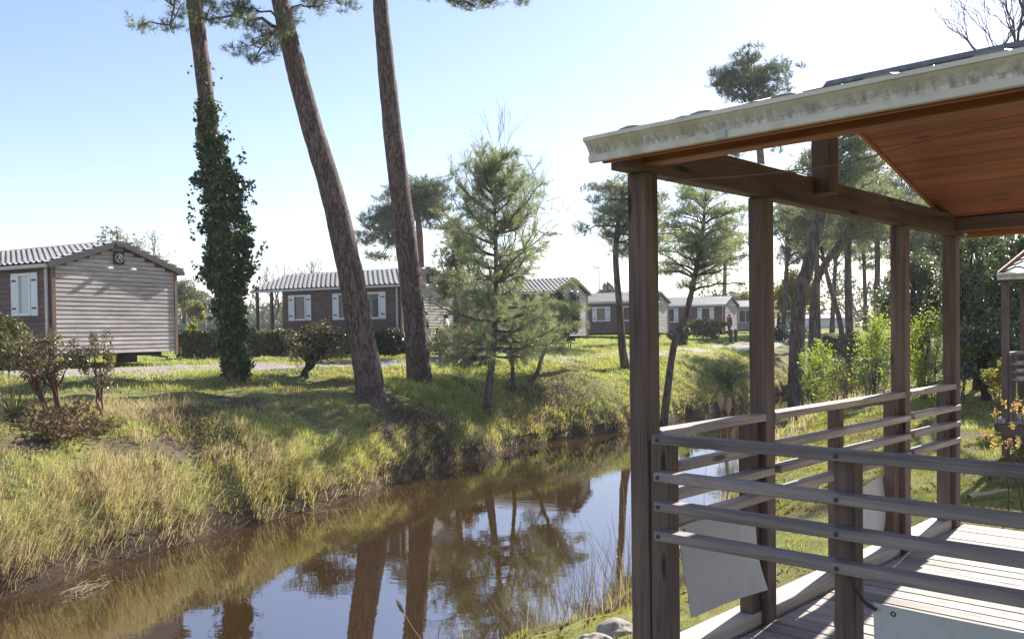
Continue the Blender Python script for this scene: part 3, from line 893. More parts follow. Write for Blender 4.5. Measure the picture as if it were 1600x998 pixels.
    for (x_, y_) in ((W * 0.62, 0.35), (W * 0.25, 0.5), (W * 0.62, Lw - 0.8)):
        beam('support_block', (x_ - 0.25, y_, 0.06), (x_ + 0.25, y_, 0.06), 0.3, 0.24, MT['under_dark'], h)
    beam('drawbar', (W * 0.74, 0.25, fl - 0.05), (W * 0.86, -0.25, 0.06), 0.05, 0.05, MT['dark_metal'], h)
    if porch > 0:
        for x_, y_ in ((0.06, L - 0.06), (W - 0.06, L - 0.06), (0.06, Lw + porch * 0.42)):
            beam('porch_post', (x_, y_, 0.0), (x_, y_, he - 0.04), 0.11, 0.11, MT['post_wood'], h)
        for zz in (0.75, 1.0):
            beam('porch_rail', (0.06, Lw + 0.05, zz), (0.06, L - 0.1, zz), 0.04, 0.06, MT['rail_wood'], h)
            beam('porch_rail', (0.1, L - 0.06, zz), (W - 0.1, L - 0.06, zz), 0.04, 0.06, MT['rail_wood'], h)
        beam('porch_floor', (0.0, Lw + porch / 2, fl - 0.03), (W, Lw + porch / 2, fl - 0.03), porch, 0.06, MT['deck_wood'], h)
    return h


G1 = 'timber cabins along the path'
cabin((-11.95, 23.2), 2.86, 5.42, 6.09, 8.2, 'brown timber cabin with round letter badge above shrubs, leftmost of the row', 'clad_brown',
      [(0.86, 1.38, 1.30, 2.36, 1, (True, True), 'pale_glass', 'white_paint', 0.27)])
cabin((-4.34, 34.97), 2.88, 5.4, 6.11, 7.75, 'long cabin with porch and three white shuttered windows behind the tall leaning pines', 'clad_glare',
      [(1.02, 1.72, 1.26, 2.26, 1, (True, True), 'window_glass', 'white_paint', 0.27), (2.45, 3.1, 1.26, 2.26, 1, (True, True), 'window_glass', 'white_paint', 0.27), (4.87, 5.5, 1.26, 2.26, 1, (True, True), 'window_glass', 'white_paint', 0.27)], porch=1.55)
cabin((2.35, 46.7), 3.02, 5.56, 6.3, 8.0, 'pale gabled cabin behind the dark laurel bush, right of the young pine', 'clad_glare')
cabin((9.45, 61.3), 3.08, 5.45, 6.12, 8.2, 'dark walled cabin with white shutters just left of the corner post', 'clad_glare',
      [(1.2, 1.9, 1.1, 2.05, 1), (3.2, 3.9, 1.1, 2.05, 1), (5.4, 6.1, 1.1, 2.05, 1)])
cabin((17.2, 72.0), 3.12, 5.4, 6.1, 8.2, 'far cabin with pale roof seen between the corner post and second post', 'clad_glare', [(1.2, 1.9, 1.0, 2.1, 1), (4.2, 4.9, 1.0, 2.1, 1)], badge=False)
cabin((22.6, 80.0), 3.15, 5.4, 6.0, 7.5, 'far beige cabin just left of the second terrace post, behind two bollards', 'clad_glare', [(1.0, 2.2, 0.9, 2.0, 1)], badge=False, lamps=False, side='home_beige')
cabin((33.0, 112.0), 3.3, 5.5, 6.3, 7.0, 'tiny distant grey cabin gable right of the second terrace post', 'clad_glare', badge=False, lamps=False, planks=False, side='home_white')
cabin((38.5, 120.0), 3.3, 5.6, 6.2, 6.0, 'tiny distant teal cabin left of the thick leaning trunk', 'clad_glare', badge=False, lamps=False, planks=False, side='home_teal')
cabin((50.0, 132.0), 3.3, 4.8, 5.4, 11.0, 'long low white hall with pale roof far behind thin pine trunks', 'clad_glare', badge=False, lamps=False, planks=False, side='home_white', W=6.0)

# ------------------------------------------------------------------ trees
def stand(px, d, sink=0.08):
    """ground point under photo column px at distance d"""
    p = at(px, 520, d); return Vector((p.x, p.y, h1(p.x, p.y) - sink))


def on_ground(px, py, d0=8.0, d1=70.0, sink=0.08):
    """first ground point seen at photo pixel (px, py); returns it with its distance"""
    for d in np.arange(d0, d1, 0.1):
        p = at(px, py, d)
        if h1(p.x, p.y) >= p.z: return Vector((p.x, p.y, h1(p.x, p.y) - sink)), float(d)
    return stand(px, d1, sink), d1


def curve_to(p, q, rng, n=6, up=0.0, wig=0.06):
    p = np.array(p, float); q = np.array(q, float); t = np.linspace(0, 1, n)[:, None]
    L = np.linalg.norm(q - p)
    c = p + (q - p) * t + np.array((0, 0, 1.0)) * (up * L * np.sin(np.pi * t)) + (rng.random((n, 3)) - 0.5) * wig * L * np.sin(np.pi * t)
    return c


def clump_needles(rng, C, rad, per_clump, per, L, wid, flat=0.42):
    """tufts spread through flattened clumps centred at C"""
    n = len(C)
    off = rsphere(rng, n * per_clump) * (rng.random((n * per_clump, 1)) ** 0.45)
    off[:, 2] *= flat
    c = np.repeat(C, per_clump, 0) + off * rad * (0.75 + 0.5 * rng.random((n * per_clump, 1)))
    d = off + np.array((0, 0, 0.55)); d /= np.linalg.norm(d, axis=1)[:, None] + 1e-9
    return needles(rng, c, d, per, L, wid)


def pine(label, trunk_pts, radii, limbs, mat='needle_dark', seed=1, clump=(0.55, 16, 12), L=0.2, wid=0.012, sub=4, subr=0.8, barkm='bark_pine', cat='pine tree', group=None, extra=None, n=14, rings=None, name='pine_tree'):
    """trunk path (world), limbs = list of (start fraction, tip point)"""
    rng = np.random.default_rng(seed)
    base = Vector(trunk_pts[0]); root = empty(name, base); tag(root, label, cat, group)
    P = smooth_path([Vector(p) - base for p in trunk_pts], rings or 30); m = len(P)
    rad = np.interp(np.linspace(0, 1, m), np.linspace(0, 1, len(radii)), radii)
    rad = rad * (1 + 0.22 * np.exp(-np.linspace(0, 1, m) * m * 0.55) * (1 if radii[0] > 0.1 else 0.3))
    g = Geo(); g.tube(P, rad, n, 0.10, seed); C = []
    for (f, tip) in limbs:
        i = min(int(f * (m - 1)), m - 2); st = P[i]; tp = np.array(Vector(tip) - base)
        ln = np.linalg.norm(tp - st); r0 = min(rad[i] * 0.55, 0.022 * ln + 0.012)
        c = curve_to(st, tp, rng, 7, 0.08, 0.10); g.tube(c, np.linspace(r0, r0 * 0.3, 7), 6)
        C.append(tp)
        for k in range(sub):
            q = c[rng.integers(3, 7)]; off = rsphere(rng, 1)[0] * subr * (0.6 + 0.7 * rng.random()); off[2] = abs(off[2]) * 0.5 - 0.08
            c2 = curve_to(q, q + off, rng, 4, 0.1, 0.1); g.tube(c2, np.linspace(r0 * 0.4, r0 * 0.12, 4), 4); C.append(q + off)
    if extra is not None: extra(g, P, rad)
    g.build('trunk', MT[barkm], root)
    tri_obj('crown', clump_needles(rng, np.array(C), clump[0], clump[1], clump[2], L, wid), MT[mat], root)
    return root


def px_path(lst):
    return [at(*q) for q in lst]


def cloud_limbs(rng, d, box, n, f0=0.5, f1=0.98, dd=2.5, cx=None):
    """limb tips spread over a photo-space ellipse (x0,y0,x1,y1) at distance d, with real depth +-dd"""
    x0, y0, x1, y1 = box; out = []
    while len(out) < n:
        u, v, w_ = rng.random(3) * 2 - 1
        if u * u + v * v + w_ * w_ > 1: continue
        py = (y0 + y1) / 2 + v * (y1 - y0) / 2
        f = f1 - (f1 - f0) * (v * 0.5 + 0.5)
        out.append((f, at((x0 + x1) / 2 + u * (x1 - x0) / 2, py, d + w_ * dd)))
    return out


rg = np.random.default_rng(77)
# the three tall pines on the near bank; crowns mostly above the picture
b1 = stand(370, 23.0)
tr1 = [b1] + px_path([(357, 480, 23), (342, 330, 23), (330, 220, 23), (318, 120, 23), (303, 0, 23), (283, -150, 23.2), (265, -300, 23.4)])
lm = [(0.8, at(265, 40, 22.4)), (0.84, at(200, -120, 22.5))] + [(f, at(x, y, d)) for f, x, y, d in ((.86, 120, -220, 23), (.9, 330, -260, 24.5), (.93, 180, -330, 24), (.97, 300, -380, 22), (.99, 240, -400, 24))]
ivy_tree = pine('pine trunk wrapped in thick dark ivy, leftmost tall tree on bank', tr1, [0.24, 0.22, 0.21, 0.205, 0.205, 0.20, 0.16, 0.08], lm, 'needle_near', 3, (0.42, 26, 20), 0.17, 0.0055, 5, 1.1, cat='tree')
ENV = np.array([(150, 316, 333), (175, 311, 340), (200, 303, 348), (230, 300, 360), (260, 299, 378), (300, 301, 389), (335, 303, 396), (355, 303, 414), (385, 306, 408), (410, 308, 398), (450, 317, 396), (490, 328, 391), (520, 335, 391), (545, 340, 391), (570, 342, 395), (592, 340, 400)], float)
rng = np.random.default_rng(5)
trunk_x = lambda y: np.interp(y, [0, 120, 220, 330, 480, 592], [303, 318, 330, 342, 357, 370])
IV = []; SZ = []
def ivy_pts(x, y, dd, spread, n, size):
    c = np.array(at(x, y, 23 + dd)); o = rsphere(rng, n) * (rng.random((n, 1)) ** 0.5) * spread * np.array((1, 1, 1.15))
    IV.append(c + o); SZ.append(size * (0.55 + 0.9 * rng.random((n, 1))))
for k in range(1000):                                   # clumps standing off the trunk at uneven depth
    y = 165 + 427 * rng.random() ** 0.9; xl = np.interp(y, ENV[:, 0], ENV[:, 1]); xr = np.interp(y, ENV[:, 0], ENV[:, 2])
    a = rng.uniform(0, 2 * np.pi); r = rng.uniform(0.25, 1.0) ** 0.6; hw = (xr - xl) / 2 * (0.84 + 0.22 * math.sin(y * 0.071) * math.sin(y * 0.023 + 1))
    ivy_pts((xl + xr) / 2 + hw * r * 0.9 * math.cos(a), y, hw * r * 0.9 * math.sin(a) * 23 / F, rng.uniform(0.07, 0.21), int(rng.uniform(14, 44)), rng.choice([0.036, 0.045, 0.056]))
for k in range(46):                                    # loose shoots reaching out and trailing up the bark
    y = rng.uniform(150, 560); xl = np.interp(y, ENV[:, 0], ENV[:, 1]); xr = np.interp(y, ENV[:, 0], ENV[:, 2]); sgn = rng.choice([-1, 1])
    x = xl if sgn < 0 else xr
    for j in range(5): ivy_pts(x + sgn * j * 2.2, y - j * rng.uniform(-1, 4), rng.normal(0, 0.05), 0.05, 3, 0.036)
for k in range(60):
    y = rng.uniform(95, 190); ivy_pts(trunk_x(y) + rng.normal(0, 9), y, -0.16 - 0.05 * rng.random(), 0.05, 5, 0.034)
IV = np.concatenate(IV) - np.array(b1); SZ = np.concatenate(SZ)
IV[:, 2] = np.maximum(IV[:, 2], 0.02)
obj('ivy', mesh_np('ivy', *leaves(rng, IV, SZ, 0.2, 0.75), MT['ivy_leaf']), ivy_tree)

b2 = stand(580, 23.6, 0.2)
tr2 = [b2] + px_path([(573, 570, 23.6), (560, 500, 23.6), (547, 425, 23.6), (521, 310, 23.6), (488, 200, 23.6), (461, 100, 23.6), (437, 0, 23.6), (400, -150, 23.8), (370, -300, 24)])
lm = [(0.74, at(322, 32, 22.6)), (0.74, at(395, 62, 23)), (0.75, at(372, 12, 22.9)), (0.76, at(398, 92, 22.6)), (0.77, at(498, 12, 24)), (0.78, at(520, -8, 24.4))] + \
     [(f, at(x, y, d)) for f, x, y, d in ((.83, 250, -140, 23), (.86, 520, -180, 25), (.9, 330, -280, 22.5), (.94, 440, -320, 25), (.98, 350, -390, 24))]
pine('leaning pine with thick cracked trunk, middle of the three tall pines', tr2, [0.40, 0.365, 0.35, 0.335, 0.31, 0.285, 0.26, 0.225, 0.19, 0.1], lm, 'needle_near', 4, (0.36, 24, 20), 0.17, 0.0055, 4, 0.75, rings=60, n=20, cat='tree')

b3 = stand(656, 27.3, 0.2)
tr3 = [b3] + px_path([(653, 560, 27.3), (648, 500, 27.3), (637, 400, 27.3), (625, 300, 27.3), (613, 200, 27.3), (603, 100, 27.3), (594, 0, 27.3), (585, -150, 27.3), (580, -320, 27.3)])
lm = [(0.80, at(742, 10, 26)), (0.80, at(716, 4, 26.4)), (0.8, at(764, 4, 25.6)), (0.8, at(730, -10, 26.2))] + [(f, at(x, y, d)) for f, x, y, d in ((.84, 700, -150, 27), (.87, 480, -200, 27), (.91, 660, -300, 29), (.95, 540, -340, 26), (.99, 590, -400, 28))]
pine('straightest of the three tall pines, right of the thick leaning one', tr3, [0.40, 0.36, 0.345, 0.33, 0.31, 0.29, 0.26, 0.225, 0.2, 0.1], lm, 'needle_near', 6, (0.38, 24, 20), 0.17, 0.0055, 4, 0.8, rings=60, n=20, cat='tree')


# young pine: whorls of ascending branches
def young_pine():
    rng = np.random.default_rng(21)
    b, D = on_ground(760, 648, 20, 40); root = empty('pine_tree', b)
    tag(root, 'bushy young grey green pine at the water edge, centre of the far bank', 'tree')
    P = smooth_path([Vector(p) - b for p in [b] + px_path([(768, 570, D), (774, 500, D), (775, 400, D), (773, 320, D), (775, 262, D)])], 26)
    rad = np.interp(np.linspace(0, 1, 26), [0, 0.15, 0.6, 1], [0.14, 0.115, 0.07, 0.012])
    g = Geo(); g.tube(P, rad, 10, 0.08, 3); Cn = []; Dn = []
    ztop = P[-1][2]
    for f in np.linspace(0.22, 0.985, 42):
        q = P[min(25, int(f * 25 + rng.random()))]; nb = 3
        ln = np.interp(f, [0.18, 0.32, 0.5, 0.72, 0.88, 1.0], [1.6, 2.1, 2.1, 1.75, 1.2, 0.55]) * D / 26
        for k in range(nb):
            a = rng.uniform(0, 2 * np.pi); up = np.interp(f, [0.2, 0.6, 1], [0.05, 0.5, 1.3])
            d = np.array((math.cos(a) * (1.0 if math.cos(a) > 0 else 0.86), math.sin(a), up)); d /= np.linalg.norm(d); l = ln * rng.uniform(0.45, 1.15)
            c = curve_to(q, q + d * l, rng, 6, -0.10, 0.08); g.tube(c, np.linspace(0.024 * l + 0.004, 0.005, 6), 5)
            for s in range(int(8 * l) + 4):
                t = rng.uniform(0.28, 1.0); j = min(int(t * 5), 4); p = c[j] + (c[j + 1] - c[j]) * (t * 5 - j)
                sd_ = d * 0.7 + rsphere(rng, 1)[0] * 0.8; sd_ /= np.linalg.norm(sd_); sl2 = rng.uniform(0.12, 0.42) * (0.6 + 0.5 * l)
                g.tube(np.array([p, p + sd_ * sl2]), [0.006, 0.003], 3)
                for e in (0.35, 0.7, 1.0): Cn.append(p + sd_ * sl2 * e); Dn.append(sd_)
    g.build('trunk', MT['bark_grey'], root)
    tri_obj('crown', needles(rng, np.array(Cn), np.array(Dn), 20, 0.17, 0.0048, 0.85), MT['needle_olive'], root)


young_pine()


def bare_tree(label, base, height, spread, seed, r0=0.1, depth=5, mat='twig', lean=(0, 0), name='bare_tree', buds=None, group=None, first=0.3):
    rng = np.random.default_rng(seed); root = empty(name, base); tag(root, label, 'tree', group); g = Geo(); tips = []
    def grow_(p, d, l, r, k):
        e = p + d * l; c = curve_to(p, e, rng, 4, 0.04, 0.14); g.tube(c, np.linspace(r, r * 0.62, 4), 6 if k > 2 else 3)
        if k == 0: tips.append(e); return
        for j in range(3 if k > 1 else 3):
            nd = d + rsphere(rng, 1)[0] * spread; nd[2] += 0.12; nd /= np.linalg.norm(nd)
            grow_(c[-1] if j else c[2], nd, l * rng.uniform(0.58, 0.82), r * 0.58, k - 1)
            if k <= 2: tips.append(c[2])
    d0 = np.array((lean[0], lean[1], 1.0)); d0 /= np.linalg.norm(d0)
    grow_(np.zeros(3), d0, height * first, r0, depth)
    g.build('trunk', MT[mat], root)
    if buds:
        C = np.repeat(np.array(tips), buds[1], 0) + rsphere(rng, len(tips) * buds[1]) * buds[2]
        obj('crown', mesh_np('crown', *leaves(rng, C, buds[3]), MT[buds[0]]), root)
    return root


def broad_tree(label, base, crown, nclump, per, size, mat, seed, r0=0.2, trunk='bark_grey', name='broadleaf_tree', cat='tree', group=None, clump_r=0.35, stems=1, low=0.25, up=0.35, asp=0.55, twigs=0, stem_r=0.35):
    """crown = (centre, (rx, ry, rz)) in world; clumps on the crown's shell, limbs to each"""
    rng = np.random.default_rng(seed); base = Vector(base); root = empty(name, base); tag(root, label, cat, group)
    cc = np.array(Vector(crown[0]) - base); rr_ = np.array(crown[1], float)
    o = rsphere(rng, nclump) * (0.45 + 0.55 * rng.random((nclump, 1)) ** 0.5)
    C = cc + o * rr_ * 0.85
    g = Geo()
    for s in range(stems):
        a = rng.uniform(0, 6.28); st = np.array((math.cos(a), math.sin(a), 0)) * (0.0 if stems == 1 else stem_r * rng.random() * rr_[0])
        top = cc * np.array((1, 1, 1)) + (rng.random(3) - 0.5) * rr_ * (0.3 if stems == 1 else 0.9)
        c = curve_to(st, top, rng, 7, 0.0, 0.08); g.tube(c, np.linspace(r0, r0 * 0.4, 7), 8 if stems == 1 else 5, 0.1, s)
        for k in range(s, nclump, stems):
            q = c[rng.integers(max(1, int(7 * low)), 7)]; g.tube(curve_to(q, C[k], rng, 5, 0.05, 0.12), np.linspace(r0 * 0.42, r0 * 0.08, 5), 4)
    for k in range(twigs):
        q = C[rng.integers(nclump)]; dv = rsphere(rng, 1)[0]; dv[2] = abs(dv[2])
        g.tube(curve_to(q, q + dv * clump_r * rr_.mean() * 1.3, rng, 4, 0.05, 0.1), np.linspace(r0 * 0.12, r0 * 0.04, 4), 3)
    g.build('trunk' if cat == 'tree' else 'stem', MT[trunk], root)
    n = nclump * per; off = rsphere(rng, n) * (rng.random((n, 1)) ** 0.42)
    P = np.repeat(C, per, 0) + off * rr_ * clump_r * (0.7 + 0.6 * np.repeat(rng.random((nclump, 1)), per, 0))
    P[:, 2] = np.maximum(P[:, 2], 0.06)
    obj('crown' if cat == 'tree' else 'foliage', mesh_np('crown', *leaves(rng, P, size, up, asp), MT[mat]), root)
    return root


def crown_at(x0, y0, x1, y1, d, depth=None):
    c = at((x0 + x1) / 2, (y0 + y1) / 2, d); rx = (x1 - x0) / 2 * d / F; rz = (y1 - y0) / 2 * d / F
    return (c, (rx, depth or rx, rz))


# bare tree rising behind the young pine, and the green conifer left of it
bare_tree('bare twiggy grey tree rising just behind the young pine', stand(800, 29.5), 8.8, 0.42, 31, 0.085, 6, 'twig', (0.02, 0), first=0.33)
rg = np.random.default_rng(41)
pine('small bright green conifer half hidden behind the young pine', [stand(712, 35)] + px_path([(714, 480, 35), (716, 380, 35), (716, 350, 35)]), [0.14, 0.12, 0.06, 0.02], cloud_limbs(rg, 35, (682, 350, 740, 490), 16, 0.4, 0.97, 0.9), 'needle_near', 8, (0.42, 18, 12), 0.16, 0.012, 3, 0.4, 'bark_far', cat='tree')
# crooked small tree on the slope with olive foliage
b_ = stand(823, 30.5)
pine('crooked forked little tree on the slope right of the young pine', [b_] + px_path([(838, 585, 30.5), (846, 560, 30.5), (856, 535, 30.4), (866, 500, 30.3)]), [0.085, 0.075, 0.065, 0.05, 0.02],
     [(0.5, at(822, 545, 30.6)), (0.5, at(815, 520, 30.9))] + cloud_limbs(rg, 30.5, (808, 450, 920, 548), 22, 0.62, 0.97, 1.1), 'needle_olive', 9, (0.36, 15, 13), 0.15, 0.006, 3, 0.35, 'bark_far', cat='tree')
# pines behind
G2 = 'pines standing behind the cabins'
pine('flat topped pine standing behind the long cabin with porch', [stand(657, 62)] + px_path([(657, 420, 62), (655, 360, 62), (650, 320, 62), (648, 292, 62)]), [0.32, 0.28, 0.22, 0.16, 0.06],
     cloud_limbs(rg, 62, (588, 280, 718, 345), 22, 0.8, 0.98, 3) + cloud_limbs(rg, 62, (562, 325, 630, 420), 20, 0.72, 0.85, 2.2) + cloud_limbs(rg, 62, (664, 330, 715, 372), 6, 0.75, 0.85, 2), 'needle_dark', 11, (0.62, 13, 12), 0.32, 0.016, 4, 1.1, 'bark_far', cat='tree', group=G2)
pine('tall round crowned pine above the terrace gutter', [stand(1192, 62)] + px_path([(1192, 400, 62), (1188, 240, 62), (1174, 180, 62), (1168, 110, 62)]), [0.36, 0.3, 0.24, 0.18, 0.06],
     cloud_limbs(rg, 62, (1105, 78, 1232, 168), 34, 0.7, 0.99, 3.2) + [(.72, at(1150, 245, 61)), (.72, at(1215, 235, 63))], 'needle_dark', 12, (0.52, 12, 12), 0.32, 0.016, 4, 1.0, 'bark_far', cat='tree', group=G2)
# trees seen round the corner post
pine('pine whose drooping crown shows left of the corner post', [stand(978, 36)] + px_path([(972, 540, 36), (968, 480, 36), (962, 400, 36), (968, 330, 36), (975, 285, 36)]), [0.19, 0.16, 0.14, 0.12, 0.09, 0.03],
     cloud_limbs(rg, 36, (893, 278, 1050, 410), 44, 0.6, 0.98, 1.9), 'needle_grey', 13, (0.40, 15, 14), 0.19, 0.008, 3, 0.55, 'bark_far', cat='tree')
pine('slender leaning pine between the corner post and second post', [stand(1034, 33)] + px_path([(1052, 545, 33), (1072, 490, 33), (1086, 430, 33), (1098, 360, 33), (1102, 300, 33)]), [0.15, 0.125, 0.11, 0.095, 0.07, 0.02],
     cloud_limbs(rg, 33, (1020, 278, 1184, 465), 84, 0.5, 0.98, 2.0) + [(.6, at(1160, 400, 33)), (.62, at(1030, 395, 33)), (.55, at(1165, 445, 33))], 'needle_olive', 14, (0.36, 11, 13), 0.17, 0.0065, 3, 0.5, 'bark_far', cat='tree')
# the group of pines seen through the terrace
G3 = 'pines beyond the stream seen through the terrace'
spec = [
    ('thick dark pine leaning right, seen through the terrace beneath the beam', 40, [(1241, 0), (1248, 480), (1262, 420), (1282, 340), (1300, 250), (1310, 190)], 0.30, [(1218, 215, 1330, 330), (1300, 180, 1400, 300)], 34),
    ('reddish twin forked pine right of the thick leaning trunk', 47, [(1268, 0), (1272, 470), (1285, 420), (1312, 380), (1335, 340), (1345, 300)], 0.20, [(1300, 290, 1395, 380)], 26),
    ('thin straight pine just right of the thick leaning trunk', 52, [(1279, 0), (1277, 480), (1276, 400), (1272, 330), (1270, 290)], 0.17, [(1218, 300, 1310, 390)], 26),
    ('thin pine leaning left behind the white hall', 60, [(1318, 0), (1312, 500), (1295, 440), (1288, 410), (1280, 370)], 0.17, [(1250, 330, 1310, 400)], 12),
    ('double stemmed pine left of the third terrace post', 50, [(1330, 0), (1326, 480), (1325, 400), (1328, 330), (1332, 270)], 0.21, [(1290, 240, 1400, 330), (1330, 330, 1385, 380)], 28),
    ('pine right behind the third terrace post', 55, [(1372, 0), (1370, 480), (1371, 400), (1368, 330), (1362, 280)], 0.18, [(1335, 280, 1440, 400)], 32),
    ('pine between the third and fourth terrace posts', 58, [(1428, 0), (1428, 480), (1426, 400), (1428, 330)], 0.18, [(1385, 330, 1485, 430)], 38),
    ('slim pine near the fourth terrace post', 64, [(1452, 0), (1450, 480), (1452, 400), (1450, 330)], 0.15, [(1420, 300, 1510, 420)], 26),
]
spec += [
    ('grey green pine deep in the wood just right of second post', 72, [(1224, 0), (1226, 470), (1230, 400), (1232, 330)], 0.19, [(1200, 270, 1290, 425)], 54),
    ('grey green pine deep in the wood above the white hall', 80, [(1300, 0), (1302, 470), (1306, 400), (1308, 300)], 0.2, [(1255, 235, 1355, 420)], 66),
    ('grey green pine deep in the wood left of third post', 84, [(1352, 0), (1352, 470), (1350, 400), (1352, 300)], 0.2, [(1312, 250, 1402, 425)], 62),
    ('grey green pine deep in the wood right of third post', 76, [(1404, 0), (1406, 470), (1408, 400), (1412, 300)], 0.2, [(1370, 245, 1475, 425)], 66),
    ('grey green pine deep in the wood behind fourth post', 82, [(1470, 0), (1470, 470), (1472, 400), (1476, 310)], 0.2, [(1440, 290, 1530, 410)], 40),
    ('pale pine far behind, between corner post and second post', 88, [(1130, 0), (1132, 460), (1133, 400), (1134, 340)], 0.2, [(1108, 330, 1168, 420)], 18),
]
for k, (lab, d, pts, r0, boxes, nl) in enumerate(spec):
    bpt = stand(pts[0][0], d); rgk = np.random.default_rng(100 + k); lims = []
    for bx in boxes: lims += cloud_limbs(rgk, d, bx, nl // len(boxes) + 1, 0.55, 0.98, 2.2)
    pine(lab, [bpt] + [at(x, y, d) for x, y in pts[1:]], [r0 * 1.15, r0, r0 * 0.9, r0 * 0.75, r0 * 0.35], lims, 'needle_grey', 60 + k, (0.6, 12, 10), 0.3, 0.018, 3, 0.8, 'bark_far', cat='tree', group=G3)
# oaks and bare trees behind the cabins
broad_tree('budding brownish oak rising behind the leftmost cabin', stand(190, 52), crown_at(130, 350, 212, 470, 52), 26, 130, 0.085, 'bud_leaf', 51, 0.22, clump_r=0.30, twigs=60)
bare_tree('half bare oak right of the budding oak behind leftmost cabin', stand(215, 56), 7.8, 0.5, 52, 0.15, 5, 'twig', (0.1, 0), buds=('bud_leaf', 2, 0.4, 0.075))
bare_tree('small bare treetop above the left end of leftmost cabin roof', stand(92, 58), 6.8, 0.45, 53, 0.12, 5, 'twig', buds=('bud_leaf', 2, 0.35, 0.07))
bare_tree('bare tree behind the long cabin roof between ivy tree and leaning pine', stand(490, 62), 6.6, 0.5, 54, 0.13, 5, 'twig')
bare_tree('bare tree behind the porch of the long cabin', stand(428, 64), 6.0, 0.5, 57, 0.12, 5, 'twig')
pine('dark small pine between leftmost cabin and ivy tree', [stand(288, 70)] + px_path([(288, 470, 70), (289, 445, 70)]), [0.2, 0.15, 0.05], cloud_limbs(rg, 70, (272, 438, 308, 478), 10, 0.6, 0.98, 1.5), 'needle_dark', 15, (0.7, 13, 10), 0.35, 0.025, 2, 0.7, 'bark_far', cat='tree')
broad_tree('yellow green rounded tree left of the thick leaning pine beyond the stream', stand(1238, 78), crown_at(1208, 425, 1272, 505, 78), 24, 150, 0.14, 'yellow_leaf', 55, 0.22, clump_r=0.36)
broad_tree('olive tree beside the bare bushes behind leftmost cabin corner', stand(306, 60), crown_at(284, 472, 322, 525, 60), 12, 120, 0.10, 'yellow_leaf', 56, 0.15, clump_r=0.4)
broad_tree('distant rounded treetop beside the street lamp', stand(957, 120), crown_at(930, 438, 984, 480, 120), 16, 120, 0.25, 'far_leaf', 58, 0.3, clump_r=0.4)
broad_tree('orange tinted treetop behind the far cabins by second post', stand(1160, 110), crown_at(1140, 455, 1186, 490, 110), 14, 120, 0.2, 'yellow_leaf', 59, 0.3, clump_r=0.4)
# dark evergreen oaks on the right bank
G4 = 'dark evergreen oaks on the right bank'
for k, (lab, d, box, px, n_) in enumerate([
        ('dark evergreen oak between third and fourth terrace posts', 30, (1372, 385, 1492, 545), 1440, 44),
        ('dense dark evergreen oak right of the fourth terrace post', 25, (1478, 350, 1575, 540), 1525, 48),
        ('dark evergreen oak behind the small distant terrace', 22, (1535, 330, 1690, 545), 1610, 44),
        ('low dark evergreen thicket between fourth post and distant terrace', 21, (1490, 480, 1590, 610), 1540, 36),
        ('tall evergreen oak rising behind the fourth terrace post', 34, (1440, 335, 1560, 440), 1500, 34)]):
    bb = stand(px, d); dep = 1.6
    broad_tree(lab, bb, crown_at(*box, d, dep), n_, 170, 0.06, 'oak_leaf', 160 + k, 0.13, 'stem_dark', group=G4, clump_r=0.25, up=0.5)
bare_tree('bare branching treetop above the terrace roof, top corner', at(1575, 92, 26) - Vector((0, 0, 6.5)), 9.5, 0.52, 61, 0.14, 6, 'twig', (-0.05, 0.0), first=0.36)

# ------------------------------------------------------------------ shrubs and bushes
def bush(label, px, d, box, mat, seed, n=22, per=150, size=0.05, stem='stem_dark', r0=0.02, stems=6, depth=None, cat='shrub', clump_r=0.34, twigs=20, name='leafy_shrub', group=None, asp=0.5):
    return broad_tree(label, stand(px, d, 0.04), crown_at(*box, d, depth), n, per, size, mat, seed, r0, stem, name, cat, group, clump_r, stems, 0.3, 0.35, asp, twigs)


bush('tall glossy brown green shrub with dark twin stems, left edge of bank', 82, 16.4, (5, 503, 128, 610), 'photinia_leaf', 71, 46, 60, 0.030, 'stem_red', 0.045, 4, 0.8, clump_r=0.24, twigs=150)
bush('slimmer glossy shrub with one reddish stem before the leftmost cabin', 160, 16.8, (120, 512, 182, 610), 'photinia_leaf', 72, 24, 55, 0.030, 'stem_red', 0.026, 2, 0.45, clump_r=0.28, twigs=80)
bush('brushy dead undergrowth shrub round the feet of the tall glossy shrub', 95, 15.6, (5, 625, 190, 725), 'litter', 73, 30, 110, 0.04, 'twig', 0.012, 14, 1.0, clump_r=0.32, twigs=90)
bush('clipped green and rust hedge shrub at the left picture edge', 5, 20.5, (-40, 490, 42, 575), 'hedge_leaf', 74, 30, 150, 0.045, depth=0.8, clump_r=0.34)
bush('gnarled dark trunked shrub left of the thick leaning pine', 478, 25.2, (432, 498, 568, 572), 'photinia_leaf', 75, 46, 80, 0.036, 'stem_dark', 0.085, 3, 1.0, clump_r=0.28, twigs=60)
bush('dark shrub against the wall of the long cabin by its downpipe', 600, 34.4, (572, 505, 640, 558), 'dark_leaf', 76, 18, 120, 0.06, depth=0.6)
bush('shrub with red leafed side in front of the people', 706, 33.0, (672, 505, 742, 562), 'photinia_leaf', 77, 24, 120, 0.05, depth=0.8)
bush('small patch of red leaves beside the shrub near the people', 728, 32.4, (718, 520, 736, 545), 'red_leaf', 78, 6, 50, 0.045, 'stem_red', depth=0.2)
bush('low dark shrub under the young pine by the path', 740, 31.5, (700, 545, 770, 578), 'dark_leaf', 79, 16, 110, 0.05, depth=0.6)
bush('round dark laurel in front of the pale gabled cabin', 886, 43.5, (858, 452, 912, 528), 'dark_leaf', 80, 26, 130, 0.07, depth=0.9)
bush('dark hedge clump right of the corner post by the path', 1062, 50, (1040, 505, 1084, 548), 'dark_leaf', 81, 16, 110, 0.07, depth=0.8)
